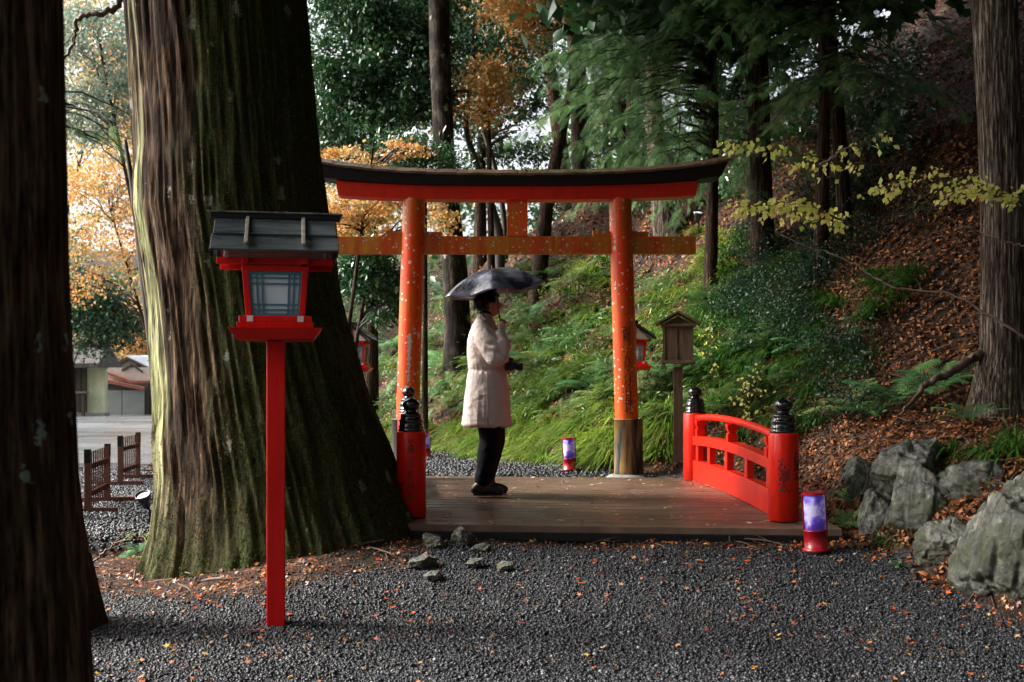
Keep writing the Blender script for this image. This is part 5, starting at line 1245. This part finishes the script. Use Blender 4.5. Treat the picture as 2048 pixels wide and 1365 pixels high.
leaf_branch('bare_branch', 'thin bare twig above the long branch, reaching the yellow leaves', [(2100, 500, 0), (2000, 480, .2), (1900, 440, .5), (1790, 350, .8)], 8.2, 0, .05, seed=7, twigs=8, side=.4, r0=.008)
for lb, px, py, nl, sd_ in (('pale yellow-leaved shrub behind the red railing', 1500, 860, 10, 11), ('pale yellow-leaved weed beside the wooden box post', 1430, 760, 8, 12), ('few yellow leaves left of the near right finial', 1530, 830, 6, 14)):
    q = hit(px, py)[0]; d = q[1]-.3
    o = leaf_branch('yellow_leaf_shrub', lb, [(px+15, py+25, .2), (px, py-20, 0), (px-15, py-60, -.1), (px-10, py-110, -.2)], d, nl//2, .055, seed=sd_, twigs=10, side=.3, r0=.006, cat='shrub')
    o['group'] = 'yellow-leaved plants behind the railing'
leaf_branch('bare_branch', 'dark curved branches hanging at the top left beside the giant cedar', [(262, -30, 0), (228, 25, 0), (185, 28, 0), (150, 40, 0), (150, 85, 0), (120, 130, 0), (70, 150, 0)], 9.0, 0, .05, seed=9, twigs=8, side=.35, r0=.03)
leaf_branch('fallen_stick', 'bare sticks poking out of the ditch at the left', [(185, 1125, 0), (215, 1100, 0), (235, 1080, 0), (250, 1070, 0)], 8.9, 0, .05, seed=10, twigs=4, side=.35, r0=.01, cat='stick')
leaf_branch('fallen_branch', 'dark fallen log lying on the bank above the largest fern', [(1975, 700, 0), (1900, 745, -.1), (1850, 770, -.2), (1800, 830, -.4)], 9.6, 0, .05, seed=12, twigs=2, side=.2, r0=.05, cat='log')

# ------------------------------------------------------------------ low fences, spotlights
def fence_panel():
    t = thing('low_fence', 'x', 'fence', (0, 0, 0)); Wd, H = 1.25, .7
    for s in (-1, 1):
        p = obj('post', G().box((s*Wd/2, 0, H/2-.06), (.07, .06, H-.16)), M['fence'], t, bevel=.003)
        obj('post_cap', G().box((s*Wd/2, 0, H-.08), (.074, .064, .15)), M['blackwood'], t, bevel=.003)
        obj('foot', G().box((s*Wd/2, 0, .03), (.06, .62, .06)), M['fence'], t, bevel=.003)
    for z in (.2, .5): obj('rail', G().box((0, 0, z), (Wd-.07, .03, .06)), M['fence'], t, bevel=.002)
    for k in range(9):
        x_ = -Wd/2+.09+k*(Wd-.18)/8; s_ = obj('slat', G().box((x_, -.023, .37), (.026, .014, .6)), M['fence'], t)
    return t
M['fence'] = mat('fence_red_brown', (.05, .02, .012), (.17, .04, .015), 9, .5, .3, stretch=(4, 4, 1), rvar=.1)
FP = fence_panel()
for k, (px, py, d, lb, rz) in enumerate(((196, 1024, 13.1, 'nearest low red-brown slatted fence panel on the gravel at left', 100), (259, 968, 16.7, 'middle low slatted fence panel beside the road', 97), (322, 930, 19.2, 'farthest low slatted fence panel, half behind the giant cedar', 98))):
    o = FP if k == 0 else copy_tree(FP); x_ = (px-CX)/F*d; o.location = (x_, d, ground_z(x_, d)); o.rotation_euler = (0, 0, math.radians(rz)); o['label'] = lb; o['group'] = 'low fence panels along the gravel'
def spot(label, x_, y_, z_, rz, on=True, h=.3):
    t = thing('spotlight', label, 'spotlight', (x_, y_, z_), rz)
    obj('stake', G().tube([(0, 0, -.1), (0, 0, h*.5), (-.03, -.02, h*.6)], .014, 8), M['black'], t, smooth=True)
    hd = obj('lamp_head', G().lathe([(.0, -.07), (.035, -.07), (.045, -.03), (.05, 0), (.075, .05), (.08, .09), (.072, .09), (.066, .06), (0, .06)], 24), M['black'], t, loc=(-.04, -.03, h*.8), smooth=True)
    hd.rotation_euler = (math.radians(28), math.radians(-8), 0)
    m, n, b = mk('lamp_glass'); b.inputs['Base Color'].default_value = (.7, .72, .75, 1); b.inputs['Roughness'].default_value = .15
    obj('lens', G().lathe([(0, .061), (.065, .061), (.06, .072), (0, .078)], 24), m, hd)
    return t
spot('small black ground spotlight on the gravel left of the giant cedar', (300-CX)/F*11.6, 11.6, ground_z((300-CX)/F*11.6, 11.6), 0)
q = hit(1395, 478)[0]; spot('small spotlight on the bank past the right end of the torii tie beam', q[0], q[1]-.1, q[2]+.02, .5)

# ------------------------------------------------------------------ houses at the far left
M['plaster'] = mat('plaster', (.4, .36, .3), (.5, .46, .4), 3, .8, .1); M['plaster_y'] = mat('stained_plaster', (.36, .38, .2), (.55, .56, .38), 1.2, .8, .2, stretch=(1, 1, .4), rvar=.1)
M['metalgrey'] = mat('grey_shutter', (.16, .175, .16), (.2, .215, .2), 1, .5, .1); M['tile'] = mat('red_brown_tile', (.16, .05, .03), (.3, .1, .06), 4, .5, .4, bd=.05)
M['roofblue'] = mat('pale_metal_roof', (.4, .43, .47), (.5, .53, .56), 1, .4, .1); M['darktimber'] = mat('dark_timber', (.02, .014, .01), (.045, .03, .02), 3, .7, .3)
def house():
    d = 99; s = F/d; X = lambda px: (px-CX)/s; Z = lambda py: HC+(HY-py)/s; x0 = X(216); z0 = ground_z(x0, d)
    t = thing('house', 'low house with brown tiled lean-to roof and grey garage shutters beyond the road', 'house', (x0, d, z0))
    obj('wall', G().box(((X(216)+X(420))/2, d+4, (z0+Z(735))/2), (X(420)-X(216), 7.9, Z(735)-z0)), M['plaster'], t, rel=True)
    # upper gabled part
    q = []
    for y in (d+1.2, d+8):
        q += [(X(216), y, Z(765)), (X(300), y, Z(765)), (X(300), y, Z(738)), (X(250), y, Z(716)), (X(216), y, Z(732))]
    obj('upper_wall', G().add(q, [(0, 1, 2, 3, 4), (9, 8, 7, 6, 5)]+[(i, i+5, (i+1) % 5+5, (i+1) % 5) for i in range(5)]), M['plaster'], t, rel=True)
    def slab(name, m_, p, th=.16, y0=-.2, y1=8.2):
        q = []
        for y in (d+y0, d+y1):
            for (px, py) in p: q.append((X(px), y, Z(py)))
            for (px, py) in p[::-1]: q.append((X(px), y, Z(py)-th))
        n_ = len(p)*2; obj(name, G().add(q, [tuple(range(n_)), tuple(range(n_, 2*n_))[::-1]]+[(i, i+n_, (i+1) % n_+n_, (i+1) % n_) for i in range(n_)]), m_, t, rel=True)
    slab('roof', M['darktimber'], [(212, 733), (250, 713), (302, 738)], .3, .6, 8.4); slab('ridge_roof', M['roofblue'], [(252, 710), (420, 712)], .1, 3, 9)
    q = [(X(249), d+.58, Z(711)), (X(302), d+.58, Z(736)), (X(420), d+.58, Z(736)), (X(420), d+4.5, Z(708)), (X(249), d+4.5, Z(708))]
    obj('main_roof', G().add(q+[(a, b_, c-.12) for a, b_, c in q], [(0, 1, 2, 3, 4), (9, 8, 7, 6, 5)]+[(i, (i+1) % 5, (i+1) % 5+5, i+5) for i in range(5)]), M['roofblue'], t, rel=True)
    slab('porch_roof', M['darktimber'], [(244, 738), (266, 728), (285, 742)], .2, -.1, 1.6)
    slab('lean_to_roof', M['tile'], [(214, 741), (270, 762), (304, 762)], .22, -1.0, .5)
    slab('garage_roof', M['tile'], [(214, 757), (300, 775)], .3, -1.6, -.1)
    obj('garage_wall', G().box(((X(216)+X(304))/2, d-.6, (z0+Z(768))/2), (X(304)-X(216), 1.1, Z(768)-z0)), M['darktimber'], t, rel=True)
    for a, e in ((217, 253), (254.5, 298)):
        obj('shutter', G().box(((X(a)+X(e))/2, d-1.2, (z0+Z(781))/2), (X(e)-X(a), .1, Z(781)-z0)), M['metalgrey'], t, rel=True)
house()
def gatehouse():
    d = 90; s = F/d; X = lambda px: (px-CX)/s; Z = lambda py: HC+(HY-py)/s; z0 = ground_z(X(190), d)
    t = thing('gatehouse', 'old gatehouse with dark tiled roof and a stained pale yellow wall end', 'gatehouse', (X(190), d, z0))
    obj('wall', G().box(((X(176)+X(213))/2, d, (z0+Z(730))/2), (X(213)-X(176), .5, Z(730)-z0)), M['plaster_y'], t, rel=True)
    obj('plinth', G().box(((X(120)+X(216))/2, d-.2, z0+.1), (X(216)-X(120), 1.2, .35)), M['concrete'], t, rel=True)
    obj('back_wall', G().box(((X(90)+X(178))/2, d+1.5, (z0+Z(720))/2), (X(178)-X(90), .3, Z(720)-z0)), M['darktimber'], t, rel=True)
    for px in (152, 163, 174): obj('post', G().box((X(px), d-.4, (z0+Z(725))/2), (.22, .22, Z(725)-z0)), M['darktimber'], t, rel=True)
    obj('bench_rail', G().box(((X(110)+X(187))/2, d-1.2, Z(785)), (X(187)-X(110), .5, .14)), M['wood'], t, rel=True)
    for px in (140, 160, 178): obj('fence_post', G().box((X(px), d-1.2, (z0+Z(786))/2), (.2, .2, Z(786)-z0)), M['darktimber'], t, rel=True)
    q = []
    for x_ in (X(80), X(217)):
        q += [(x_, d-2.2, Z(728)), (x_, d+.2, Z(692)), (x_, d+3, Z(728)), (x_, d+3, Z(734)), (x_, d-2.2, Z(737))]
    obj('roof', G().add(q, [(0, 1, 2, 3, 4), (9, 8, 7, 6, 5)]+[(i, i+5, (i+1) % 5+5, (i+1) % 5) for i in range(5)]), mat('old_roof', (.02, .016, .014), (.06, .05, .045), 2, .6, .5, bd=.1), t, rel=True)
    obj('ridge', G().tube([(X(80), d+.2, Z(690)), (X(205), d+.2, Z(690)), (X(220), d+.2, Z(683))], .22, 8), M['tile'], t, rel=True)
gatehouse()

# ------------------------------------------------------------------ the person, umbrella, camera
def remesh(g, voxel, smooth=3):
    """weld overlapping closed shapes into one continuous skin"""
    me = g.mesh('t'); o = bpy.data.objects.new('t', me); COL.objects.link(o)
    m_ = o.modifiers.new('r', 'REMESH'); m_.mode = 'VOXEL'; m_.voxel_size = voxel; m_.use_smooth_shade = True
    if smooth: s_ = o.modifiers.new('s', 'SMOOTH'); s_.factor = .5; s_.iterations = smooth
    dg = bpy.context.evaluated_depsgraph_get(); dg.update(); r = bpy.data.meshes.new_from_object(o.evaluated_get(dg))
    bpy.data.objects.remove(o); r.materials.clear(); return r
def co_of(me): a = np.empty(len(me.vertices)*3, np.float32); me.vertices.foreach_get('co', a); return a.reshape(-1, 3).astype(float)
def no_of(me): a = np.empty(len(me.vertices)*3, np.float32); me.vertices.foreach_get('normal', a); return a.reshape(-1, 3).astype(float)
def chain(g, pts, n=18, sub=5, flat=1.0):
    """tapering limb with round ends through (x,y,z,r)"""
    A = np.array(pts, float); m_ = (len(A)-1)*sub+1; t_ = np.linspace(0, len(A)-1, m_); C = np.stack([np.interp(t_, range(len(A)), A[:, k]) for k in range(4)], -1)
    for _ in range(2): C[1:-1] = (C[:-2]+2*C[1:-1]+C[2:])/4
    d0 = C[0, :3]-C[1, :3]; d0 /= np.linalg.norm(d0); d1 = C[-1, :3]-C[-2, :3]; d1 /= np.linalg.norm(d1)
    pre = [(*(C[0, :3]+d0*C[0, 3]*math.cos(a)), C[0, 3]*math.sin(a)) for a in (.15, .5, 1.0)]
    post = [(*(C[-1, :3]+d1*C[-1, 3]*math.cos(a)), C[-1, 3]*math.sin(a)) for a in (1.0, .5, .15)]
    C = np.array(pre+C.tolist()+post); g.tube(C[:, :3].tolist(), C[:, 3].tolist(), n, True, flat); return g
def loft(g, secs, n=40):
    """closed superellipse sections (z, x0, x1, half depth)"""
    q = []
    for z, x0, x1, hy in secs:
        for k in range(n):
            a = 2*PI*k/n; c, s_ = math.cos(a), math.sin(a); e = .85
            q.append(((x0+x1)/2+(x1-x0)/2*math.copysign(abs(c)**e, c), hy*math.copysign(abs(s_)**e, s_), z))
    m_ = len(secs); return g.add(q, [(i*n+k, i*n+(k+1) % n, (i+1)*n+(k+1) % n, (i+1)*n+k) for i in range(m_-1) for k in range(n)]+[tuple(range(n))[::-1], tuple((m_-1)*n+k for k in range(n))])
def head(g, c=(.012, 0, 1.635)):
    nu, nv = 64, 48; th, ph = np.meshgrid(np.linspace(-PI, PI, nu, endpoint=False), np.linspace(.03, PI-.03, nv))
    d = np.stack([np.sin(ph)*np.cos(th), np.sin(ph)*np.sin(th), np.cos(ph)], -1).reshape(-1, 3); x, y, z = d.T
    P_ = d*np.array((.096, .077, .118))
    jaw = sst(.1, .9, -z); P_[:, 1] *= 1-.34*jaw; P_[:, 0] += .012*jaw*(x > 0)
    f = lambda yy, zz, sy, sz, amp: amp*np.exp(-((d[:, 1]-yy)/sy)**2-((z-zz)/sz)**2)*(x > 0)
    P_[:, 0] += f(0, -.12, .13, .13, .024)+f(0, .02, .1, .2, .008)      # nose
    P_[:, 0] += f(0, .26, .6, .12, .006)                                 # brow
    for s_ in (-1, 1): P_[:, 0] -= f(s_*.36, .08, .17, .1, .012); P_[:, 0] += f(s_*.36, .07, .1, .05, .005)
    P_[:, 0] += f(0, -.4, .22, .05, .008)+f(0, -.5, .2, .05, .007)-f(0, -.45, .25, .025, .004)+f(0, -.74, .3, .16, .012)
    P_ += np.array(c); i = (np.arange(nv-1)*nu)[:, None]; k = np.arange(nu)[None]; k2 = (k+1) % nu
    g.add(P_, np.stack([i+k, i+nu+k, i+nu+k2, i+k2], -1).reshape(-1, 4).tolist()+[tuple(range(nu)), tuple(range((nv-1)*nu, nv*nu))[::-1]])
    for s_ in (-1, 1): chain(g, [(c[0]-.012, s_*.074, c[2]+.02, .008), (c[0]-.018, s_*.083, c[2]+.0, .011), (c[0]-.008, s_*.078, c[2]-.028, .007)], 10)
def hand(g, wrist, fwd, palm, side, curl, s=1.0, grip=None):
    """palm block, four unequal bent fingers and a thumb; fwd along the hand, palm = palm normal, side = towards the thumb"""
    w, f, p, sd_ = [Vector(q) for q in (wrist, fwd, palm, side)]; f.normalize(); p.normalize(); sd_.normalize()
    for k in range(4):
        b = w+sd_*(.03-.02*k)*s; e = w+f*.082*s+sd_*(.031-.0205*k)*s+p*(-.004 if k in (1, 2) else 0)*s
        chain(g, [(*b, .013*s), (*(b.lerp(e, .5)), .0145*s), (*e, .0105*s)], 10, 3)
        L = (.036, .041, .038, .029)[k]*s; q = e.copy(); pts = [(*q, .0098*s)]; a = 0
        for j, (ll, r_) in enumerate(((1, .009), (.72, .0082), (.58, .0072))):
            a += curl*(.75 if j == 0 else 1.05); q = q+(f*math.cos(a)+p*math.sin(a))*L*ll; pts.append((*q, r_*s))
        chain(g, pts, 10, 3)
    b = w+f*.018*s+sd_*.03*s; q1 = b+(sd_*.7+f*.6+p*.35)*.036*s; q2 = q1+(f*.75+p*.75+sd_*.05)*.032*s; q3 = q2+(f*.5+p*.9-sd_*.35)*.024*s
    chain(g, [(*b, .015*s), (*q1, .0125*s), (*q2, .0105*s), (*q3, .0085*s)], 10, 3)
def person():
    X0, D0 = (973-CX)/F*9.86, 9.86; vv = ((D0-R0[1])-.0)/VX[1]; z0 = float(dz(vv))+.003
    g = G()
    loft(g, [(.84, -.1, .1, .12), (.95, -.11, .11, .16), (1.1, -.1, .09, .135), (1.28, -.12, .1, .16), (1.4, -.1, .07, .18), (1.46, -.07, .04, .12), (1.49, -.05, .03, .06)], 28)
    chain(g, [(-.015, 0, 1.42, .062), (-.012, 0, 1.5, .054), (.0, 0, 1.57, .052), (.01, 0, 1.6, .05)])
    head(g)
    for s_, hip, knee, ank, toe in ((-1, (.0, -.09, .9), (.035, -.09, .49), (-.05, -.09, .09), (.1, -.095, .035)), (1, (.01, .09, .9), (.06, .09, .5), (-.0, .09, .1), (.13, .095, .035))):
        chain(g, [(*hip, .09), (*knee, .058), (*ank, .04)]); chain(g, [(*ank, .04), ((ank[0]+toe[0])/2, toe[1], .05, .038), (*toe, .03)])
    chain(g, [(-.03, -.16, 1.42, .055), (.07, -.235, 1.16, .043), (.115, -.215, 1.3, .034), (.128, -.2, 1.42, .026)])
    chain(g, [(-.03, .16, 1.42, .055), (-.02, .24, 1.16, .043), (.1, .14, 1.1, .034), (.17, .06, 1.09, .026)])
    hand(g, (.128, -.2, 1.425), (.03, 0, 1), (1, .25, -.0), (.1, -.9, .1), 1.3, .9) if False else None
    # right hand grips the shaft: knuckles up and forward, fingers closing round it
    hand(g, (.118, -.205, 1.405), (.28, -.1, 1), (.55, .8, -.05), (-.75, .5, .4), 1.28, .82)
    # left hand cradles the camera from below
    hand(g, (.15, .055, 1.06), (1, -.35, .12), (.0, -.05, 1), (.25, 1, 0), .62, .95)
    me = remesh(g, .0055, 2)
    sk = mat('skin', (.42, .22, .14), (.5, .28, .19), 9, .45, .1); me.materials.append(sk)
    me.polygons.foreach_set('use_smooth', np.ones(len(me.polygons), bool))
    o = bpy.data.objects.new('person', me); COL.objects.link(o); o.location = (X0, D0, z0); o['_w'] = [X0, D0, z0]
    tag(o, 'person in a pale pinkish coat standing in profile on the bridge under an umbrella', 'person')
    # coat: body and sleeves welded, then wrinkled
    g = G()
    secs = [(.585, -.203, .207, .235), (.6, -.206, .211, .24), (.7, -.197, .203, .23), (.83, -.187, .196, .215), (.95, -.172, .185, .195), (1.04, -.158, .172, .18), (1.07, -.154, .166, .175), (1.12, -.161, .162, .18),
            (1.22, -.168, .147, .19), (1.32, -.162, .125, .197), (1.4, -.144, .1, .195), (1.45, -.122, .08, .165), (1.49, -.1, .062, .12), (1.525, -.08, .048, .085), (1.55, -.066, .038, .07)]
    loft(g, secs, 56)
    chain(g, [(-.035, -.15, 1.415, .078), (.0, -.2, 1.33, .088), (.045, -.235, 1.23, .088), (.085, -.245, 1.165, .077), (.12, -.235, 1.2, .074), (.13, -.22, 1.27, .068), (.122, -.208, 1.335, .056), (.12, -.203, 1.385, .043)], 26)
    chain(g, [(-.035, .15, 1.415, .078), (-.02, .2, 1.3, .082), (.0, .23, 1.17, .078), (.05, .19, 1.12, .065), (.12, .11, 1.09, .048)], 24)
    me = remesh(g, .011, 3); c = co_of(me); n_ = no_of(me); x, y, z = c.T
    slv = sst(.0, .07, x)*sst(-.12, -.19, y)*sst(1.1, 1.14, z)
    amp = .0062+.013*slv+.003*sst(1.5, 1.3, z)*sst(.1, .2, np.abs(y))
    wr = fbm(x*9+z*5, y*9, z*7, 3, 3)*1.0
    wr2 = 1-np.abs(vn(x*14+z*16, y*12, z*19-x*9, 5))*2.2
    fold = 1-np.abs(vn(np.arctan2(y, x)*4, z*1.3, 0, 8))*2
    c += n_*(amp*(wr+.7*wr2*(.4+.6*slv)))[:, None]+n_*(.007*fold*sst(1.05, .62, z))[:, None]
    c += n_*(-.008*np.exp(-((z-1.065-.004*vn(np.arctan2(y, x)*12, 0*x))/.012)**2)*(1-slv)+.0045*vn(np.arctan2(y, x)*24, 0*x, 0, 4)*np.exp(-((z-1.05)/.05)**2)*(1-slv))[:, None]
    c += n_*(.003*np.exp(-((z-.612)/.008)**2))[:, None]
    me.vertices.foreach_set('co', c.astype(np.float32).ravel()); me.update()
    m, n, b = mk('coat_cloth'); v = coord(n); nz = noise(n, v, 3, 5)
    nt_c = ramp(n, [(.3, (.54, .435, .39)), (.7, (.63, .515, .465))], nz); n.links.new(nt_c, b.inputs['Base Color']); b.inputs['Roughness'].default_value = .7
    b.inputs['Sheen Weight'].default_value = .15
    p = bump(n, b, noise(n, coord(n, (1, 1, .8)), 11, 6, .68), .8, .03); bump(n, b, noise(n, v, 55, 3), .25, .004, p)
    me.polygons.foreach_set('use_smooth', np.ones(len(me.polygons), bool))
    ct = obj('coat', me, m, o)
    # side seam and waist cord
    seam = G().tube([(.02, -.243, .6), (.015, -.238, .7), (.012, -.222, .83), (.01, -.203, .95), (.008, -.184, 1.05)], .0035, 6)
    obj('seam', seam, mat('seam', (.34, .26, .23), None, rough=.8), ct, smooth=True)
    blk = mat('black_cloth', (.003, .003, .004), (.008, .0075, .009), 8, .85, .5, .01, spec=.12)
    g = G()
    for s_, hip, knee, ank in ((-1, (.0, -.085, .9), (.042, -.09, .48), (-.03, -.09, .12)), (1, (.01, .085, .9), (.07, .09, .5), (.0, .09, .13))):
        chain(g, [(*hip, .1), (hip[0]+.015, hip[1], .7, .105), (*knee, .098), ((knee[0]*.45+ank[0]*.55)+.0, knee[1], .3, .085), (ank[0]+.004, ank[1], ank[2]+.01, .068)], 22)
    loft(g, [(.8, -.12, .12, .14), (1.0, -.11, .11, .13)], 30)
    me = remesh(g, .011, 3); c = co_of(me); n_ = no_of(me); c += n_*(.007*fbm(c[:, 0]*8, c[:, 1]*8, c[:, 2]*11, 3, 9)+.006*(1-np.abs(vn(c[:, 0]*9, c[:, 1]*9, c[:, 2]*16-c[:, 0]*10, 3))*2)*sst(.55, .2, c[:, 2]))[:, None]
    me.vertices.foreach_set('co', c.astype(np.float32).ravel()); me.update(); me.polygons.foreach_set('use_smooth', np.ones(len(me.polygons), bool)); obj('trousers', me, blk, o)
    for x_, y_ in ((-.03, -.09), (.005, .09)):
        g = G(); chain(g, [(x_-.055, y_, .055, .048), (x_-.02, y_, .085, .055), (x_+.02, y_, .1, .05)], 16); chain(g, [(x_-.06, y_, .05, .045), (x_+.03, y_, .058, .048), (x_+.12, y_, .045, .04), (x_+.15, y_, .038, .032)], 16)
        sh = obj('shoe', remesh(g, .006, 3), mat('black_leather', (.006, .006, .007), (.012, .012, .013), 9, .4, .3), o); c = co_of(sh.data); c[:, 2] = np.maximum(c[:, 2], .018); sh.data.vertices.foreach_set('co', c.astype(np.float32).ravel()); sh.data.update()
        sh.data.polygons.foreach_set('use_smooth', np.ones(len(sh.data.polygons), bool))
        q = []
        for zz in (.0, .024):
            for k in range(28):
                a = 2*PI*k/28; q.append((x_+.043+.125*math.cos(a), y_+(.044+.006*math.cos(a))*math.sin(a), zz))
        obj('sole', G().add(q, [(k, (k+1) % 28, 28+(k+1) % 28, 28+k) for k in range(28)]+[tuple(range(28))[::-1], tuple(range(28, 56))]), M['blackwood'], sh)
    g = G(); chain(g, [(-.012, 0, 1.5, .064), (-.005, 0, 1.545, .06), (.002, 0, 1.565, .057)], 24); chain(g, [(.0, -.02, 1.47, .06), (.03, -.01, 1.42, .06)], 20)
    obj('turtleneck', remesh(g, .006, 2), blk, o, smooth=True)
    obj('cuff', G().tube([(.12, -.203, 1.385), (.121, -.203, 1.4), (.123, -.204, 1.414)], [.036, .036, .034], 20), blk, o, smooth=True)
    # hair: cap of short strands, longer at the nape
    g = G(); nu, nv = 48, 30; th, ph = np.meshgrid(np.linspace(-PI, PI, nu, endpoint=False), np.linspace(.03, 2.2, nv)); P_ = np.stack([np.sin(ph)*np.cos(th), np.sin(ph)*np.sin(th), np.cos(ph)], -1).reshape(-1, 3)
    k_ = sst(.2, -.2, P_[:, 2])*sst(-.1, .3, P_[:, 0]); rr = 1.0*(1-.18*k_)*(1-.1*sst(.55, .85, P_[:, 0])*sst(.6, .2, P_[:, 2]))
    Hh = P_*np.array((.11, .088, .13))*rr[:, None]+np.array((.008, 0, 1.645))
    i = (np.arange(nv-1)*nu)[:, None]; k = np.arange(nu)[None]; k2 = (k+1) % nu
    g.add(Hh, np.stack([i+k, i+nu+k, i+nu+k2, i+k2], -1).reshape(-1, 4).tolist()+[tuple(range(nu)), tuple(range((nv-1)*nu, nv*nu))[::-1]])
    hair = mat('black_hair', (.004, .003, .003), (.01, .008, .007), 30, .4, .6, .006, stretch=(6, 6, 1))
    hc = obj('hair', remesh(g, .006, 1), hair, o, smooth=True)
    r = np.random.default_rng(4); N = 2200; az = r.uniform(-PI, PI, N); pz = np.arccos(r.uniform(-.35, 1, N)); pd = np.stack([np.sin(pz)*np.cos(az), np.sin(pz)*np.sin(az), np.cos(pz)], -1)
    pd = pd[~((pd[:, 0] > .55) & (pd[:, 2] < .45))&~((pd[:, 0] > 0) & (pd[:, 2] < 0))]; pos = pd*np.array((.109, .087, .129))+np.array((.008, 0, 1.645)); dr = np.stack([pd[:, 0]*.5+.25*(pd[:, 0] > .2), pd[:, 1]*.5, -.75+.2*pd[:, 2]], -1)+r.normal(0, .15, pd.shape)
    obj('strands', tilemesh('strands', NT*np.array((.7, 1, 1)), LF, pos, dirR(dr, pd), .03*r.uniform(.6, 1.2, len(pos))), hair, hc)
    # strap from the neck to the camera
    obj('camera_strap', G().tube([(-.07, -.05, 1.555), (-.03, -.085, 1.54), (.03, -.09, 1.47), (.085, -.09, 1.38), (.12, -.1, 1.3), (.155, -.05, 1.2), (.19, -.03, 1.12)], .011, 8, True, .35), blk, o, smooth=True)
    # camera (held, so a thing of its own)
    cx_, cy_, cz_ = X0+.2, D0-.02, z0+1.105
    cam_ = thing('photo_camera', 'black camera with a lens held at waist height in front of the coat', 'camera', (cx_, cy_, cz_), 0)
    cam_.rotation_euler = (0, math.radians(8), math.radians(-12))
    cb = mat('camera_black', (.008, .008, .009), (.016, .016, .017), 60, .4, .3)
    obj('body', G().box((0, 0, 0), (.05, .13, .085)), cb, cam_, bevel=.008)
    obj('viewfinder', G().frustum((.0, 0), (.03, .032), (.018, .022), .043, .068), cb, cam_, bevel=.004)
    obj('grip', G().box((.03, -.05, -.005), (.03, .028, .075)), cb, cam_, bevel=.008)
    ln = G().lathe([(.0, 0), (.034, 0), (.034, .02), (.031, .022), (.031, .06), (.034, .062), (.034, .085), (.028, .085), (.024, .075), (.0, .072)], 28)
    l_ = obj('lens', ln, cb, cam_, loc=(.025, 0, 0), smooth=True); l_.rotation_euler = (0, PI/2, 0)
    obj('dial', G().lathe([(0, .04), (.013, .04), (.013, .052), (0, .052)], 16, (-.002, -.045, 0)), cb, cam_)
    # umbrella: six ribs, tilted to the left
    ux, uy, uz = X0+.132, D0-.205, z0+1.39
    um = thing('umbrella', 'small wet dark grey six-ribbed umbrella tilted over the person', 'umbrella', (ux, uy, uz)); um.rotation_euler = (math.radians(2), math.radians(-8.5), 0)
    H = .53; Rm = .485; nr, na = 14, 72; V = []
    for i in range(nr+1):
        t_ = i/nr
        for k in range(na):
            a = 2*PI*k/na; ph_ = ((a+PI/2) % (PI/3))/(PI/3); mid = 1-abs(2*ph_-1); chord = math.cos(PI/6)/math.cos((ph_-.5)*PI/3)
            r_ = Rm*t_*(1+(chord-1)*min(1, .35+.65*t_))*(1-.018*mid*t_)
            z_ = H-.19*t_**2.0-.024*t_*mid + .007*math.sin(5*a+t_*9)*mid*t_*(1-t_)*3 - .012*mid*t_*t_
            V.append((r_*math.cos(a), r_*math.sin(a), z_))
    f = [(i*na+k, (i+1)*na+k, (i+1)*na+(k+1) % na, i*na+(k+1) % na) for i in range(nr) for k in range(na)]
    m, n, b = mk('wet_nylon'); v = coord(n); c_ = ramp(n, [(.42, (.02, .02, .032)), (.58, (.14, .14, .19))], noise(n, v, 5, 4)); n.links.new(c_, b.inputs['Base Color'])
    b.inputs['Roughness'].default_value = .22; b.inputs['Coat Weight'].default_value = .6; b.inputs['Coat Roughness'].default_value = .12
    p = bump(n, b, noise(n, coord(n, (1, 1, 1)), 7, 5, .6), .6, .02); bump(n, b, vor(n, v, 90), .3, .002, p)
    cn = obj('canopy', G().add(V, f), m, um, smooth=True); sm = cn.modifiers.new('thickness', 'SOLIDIFY'); sm.thickness = .0015
    for k in range(6):
        a = -PI/2+k*PI/3; pts = [(Rm*t_*math.cos(a), Rm*t_*math.sin(a), H-.19*t_**2.0-.007) for t_ in np.linspace(.03, 1, 9)]
        rb = obj('rib', G().tube(pts, .0025, 5), M['black'], um, smooth=True)
        obj('stretcher', G().tube([(.01*math.cos(a), .01*math.sin(a), H-.17), (.22*math.cos(a), .22*math.sin(a), H-.055)], .002, 5), M['black'], rb)
    obj('shaft', G().tube([(0, 0, .02), (0, 0, H+.03)], .0055, 10), M['black'], um, smooth=True)
    obj('handle', G().lathe([(0, -.09), (.011, -.088), (.013, -.07), (.012, .03), (.007, .04), (0, .041)], 16), M['black'], um, smooth=True)
    obj('runner', G().lathe([(0, H-.2), (.01, H-.2), (.012, H-.16), (0, H-.16)], 12), M['black'], um, smooth=True)
person()

def unseen_woods():  # foliage added out of view to cut the sky fill and deepen contrast
    r = random.Random(9); E_ = []
    for k in range(46): E_.append((r.uniform(-9, 14), r.uniform(-16, -4), r.uniform(1, 13), r.uniform(1.5, 3), r.uniform(1.5, 3), r.uniform(1.5, 3)))
    for k in range(40): E_.append((r.uniform(3.5, 16), r.uniform(-4, 20), r.uniform(10.5, 16), r.uniform(1.5, 3), r.uniform(1.5, 3), r.uniform(1, 1.8)))
    for k in range(20): E_.append((r.uniform(7, 16), r.uniform(-4, 12), r.uniform(5, 12), r.uniform(1.5, 3), r.uniform(1.5, 3), r.uniform(1.5, 3)))
    tag(obj('light_blocking_woods', cloudmesh('light_blocking_woods', E_, 1500, 60000, .45, rc=1.3, seed=91, shell=.1), M['cedar']), 'unseen evergreen foliage added overhead and behind the viewpoint to block sky light', 'woods', kind='stuff')
unseen_woods()
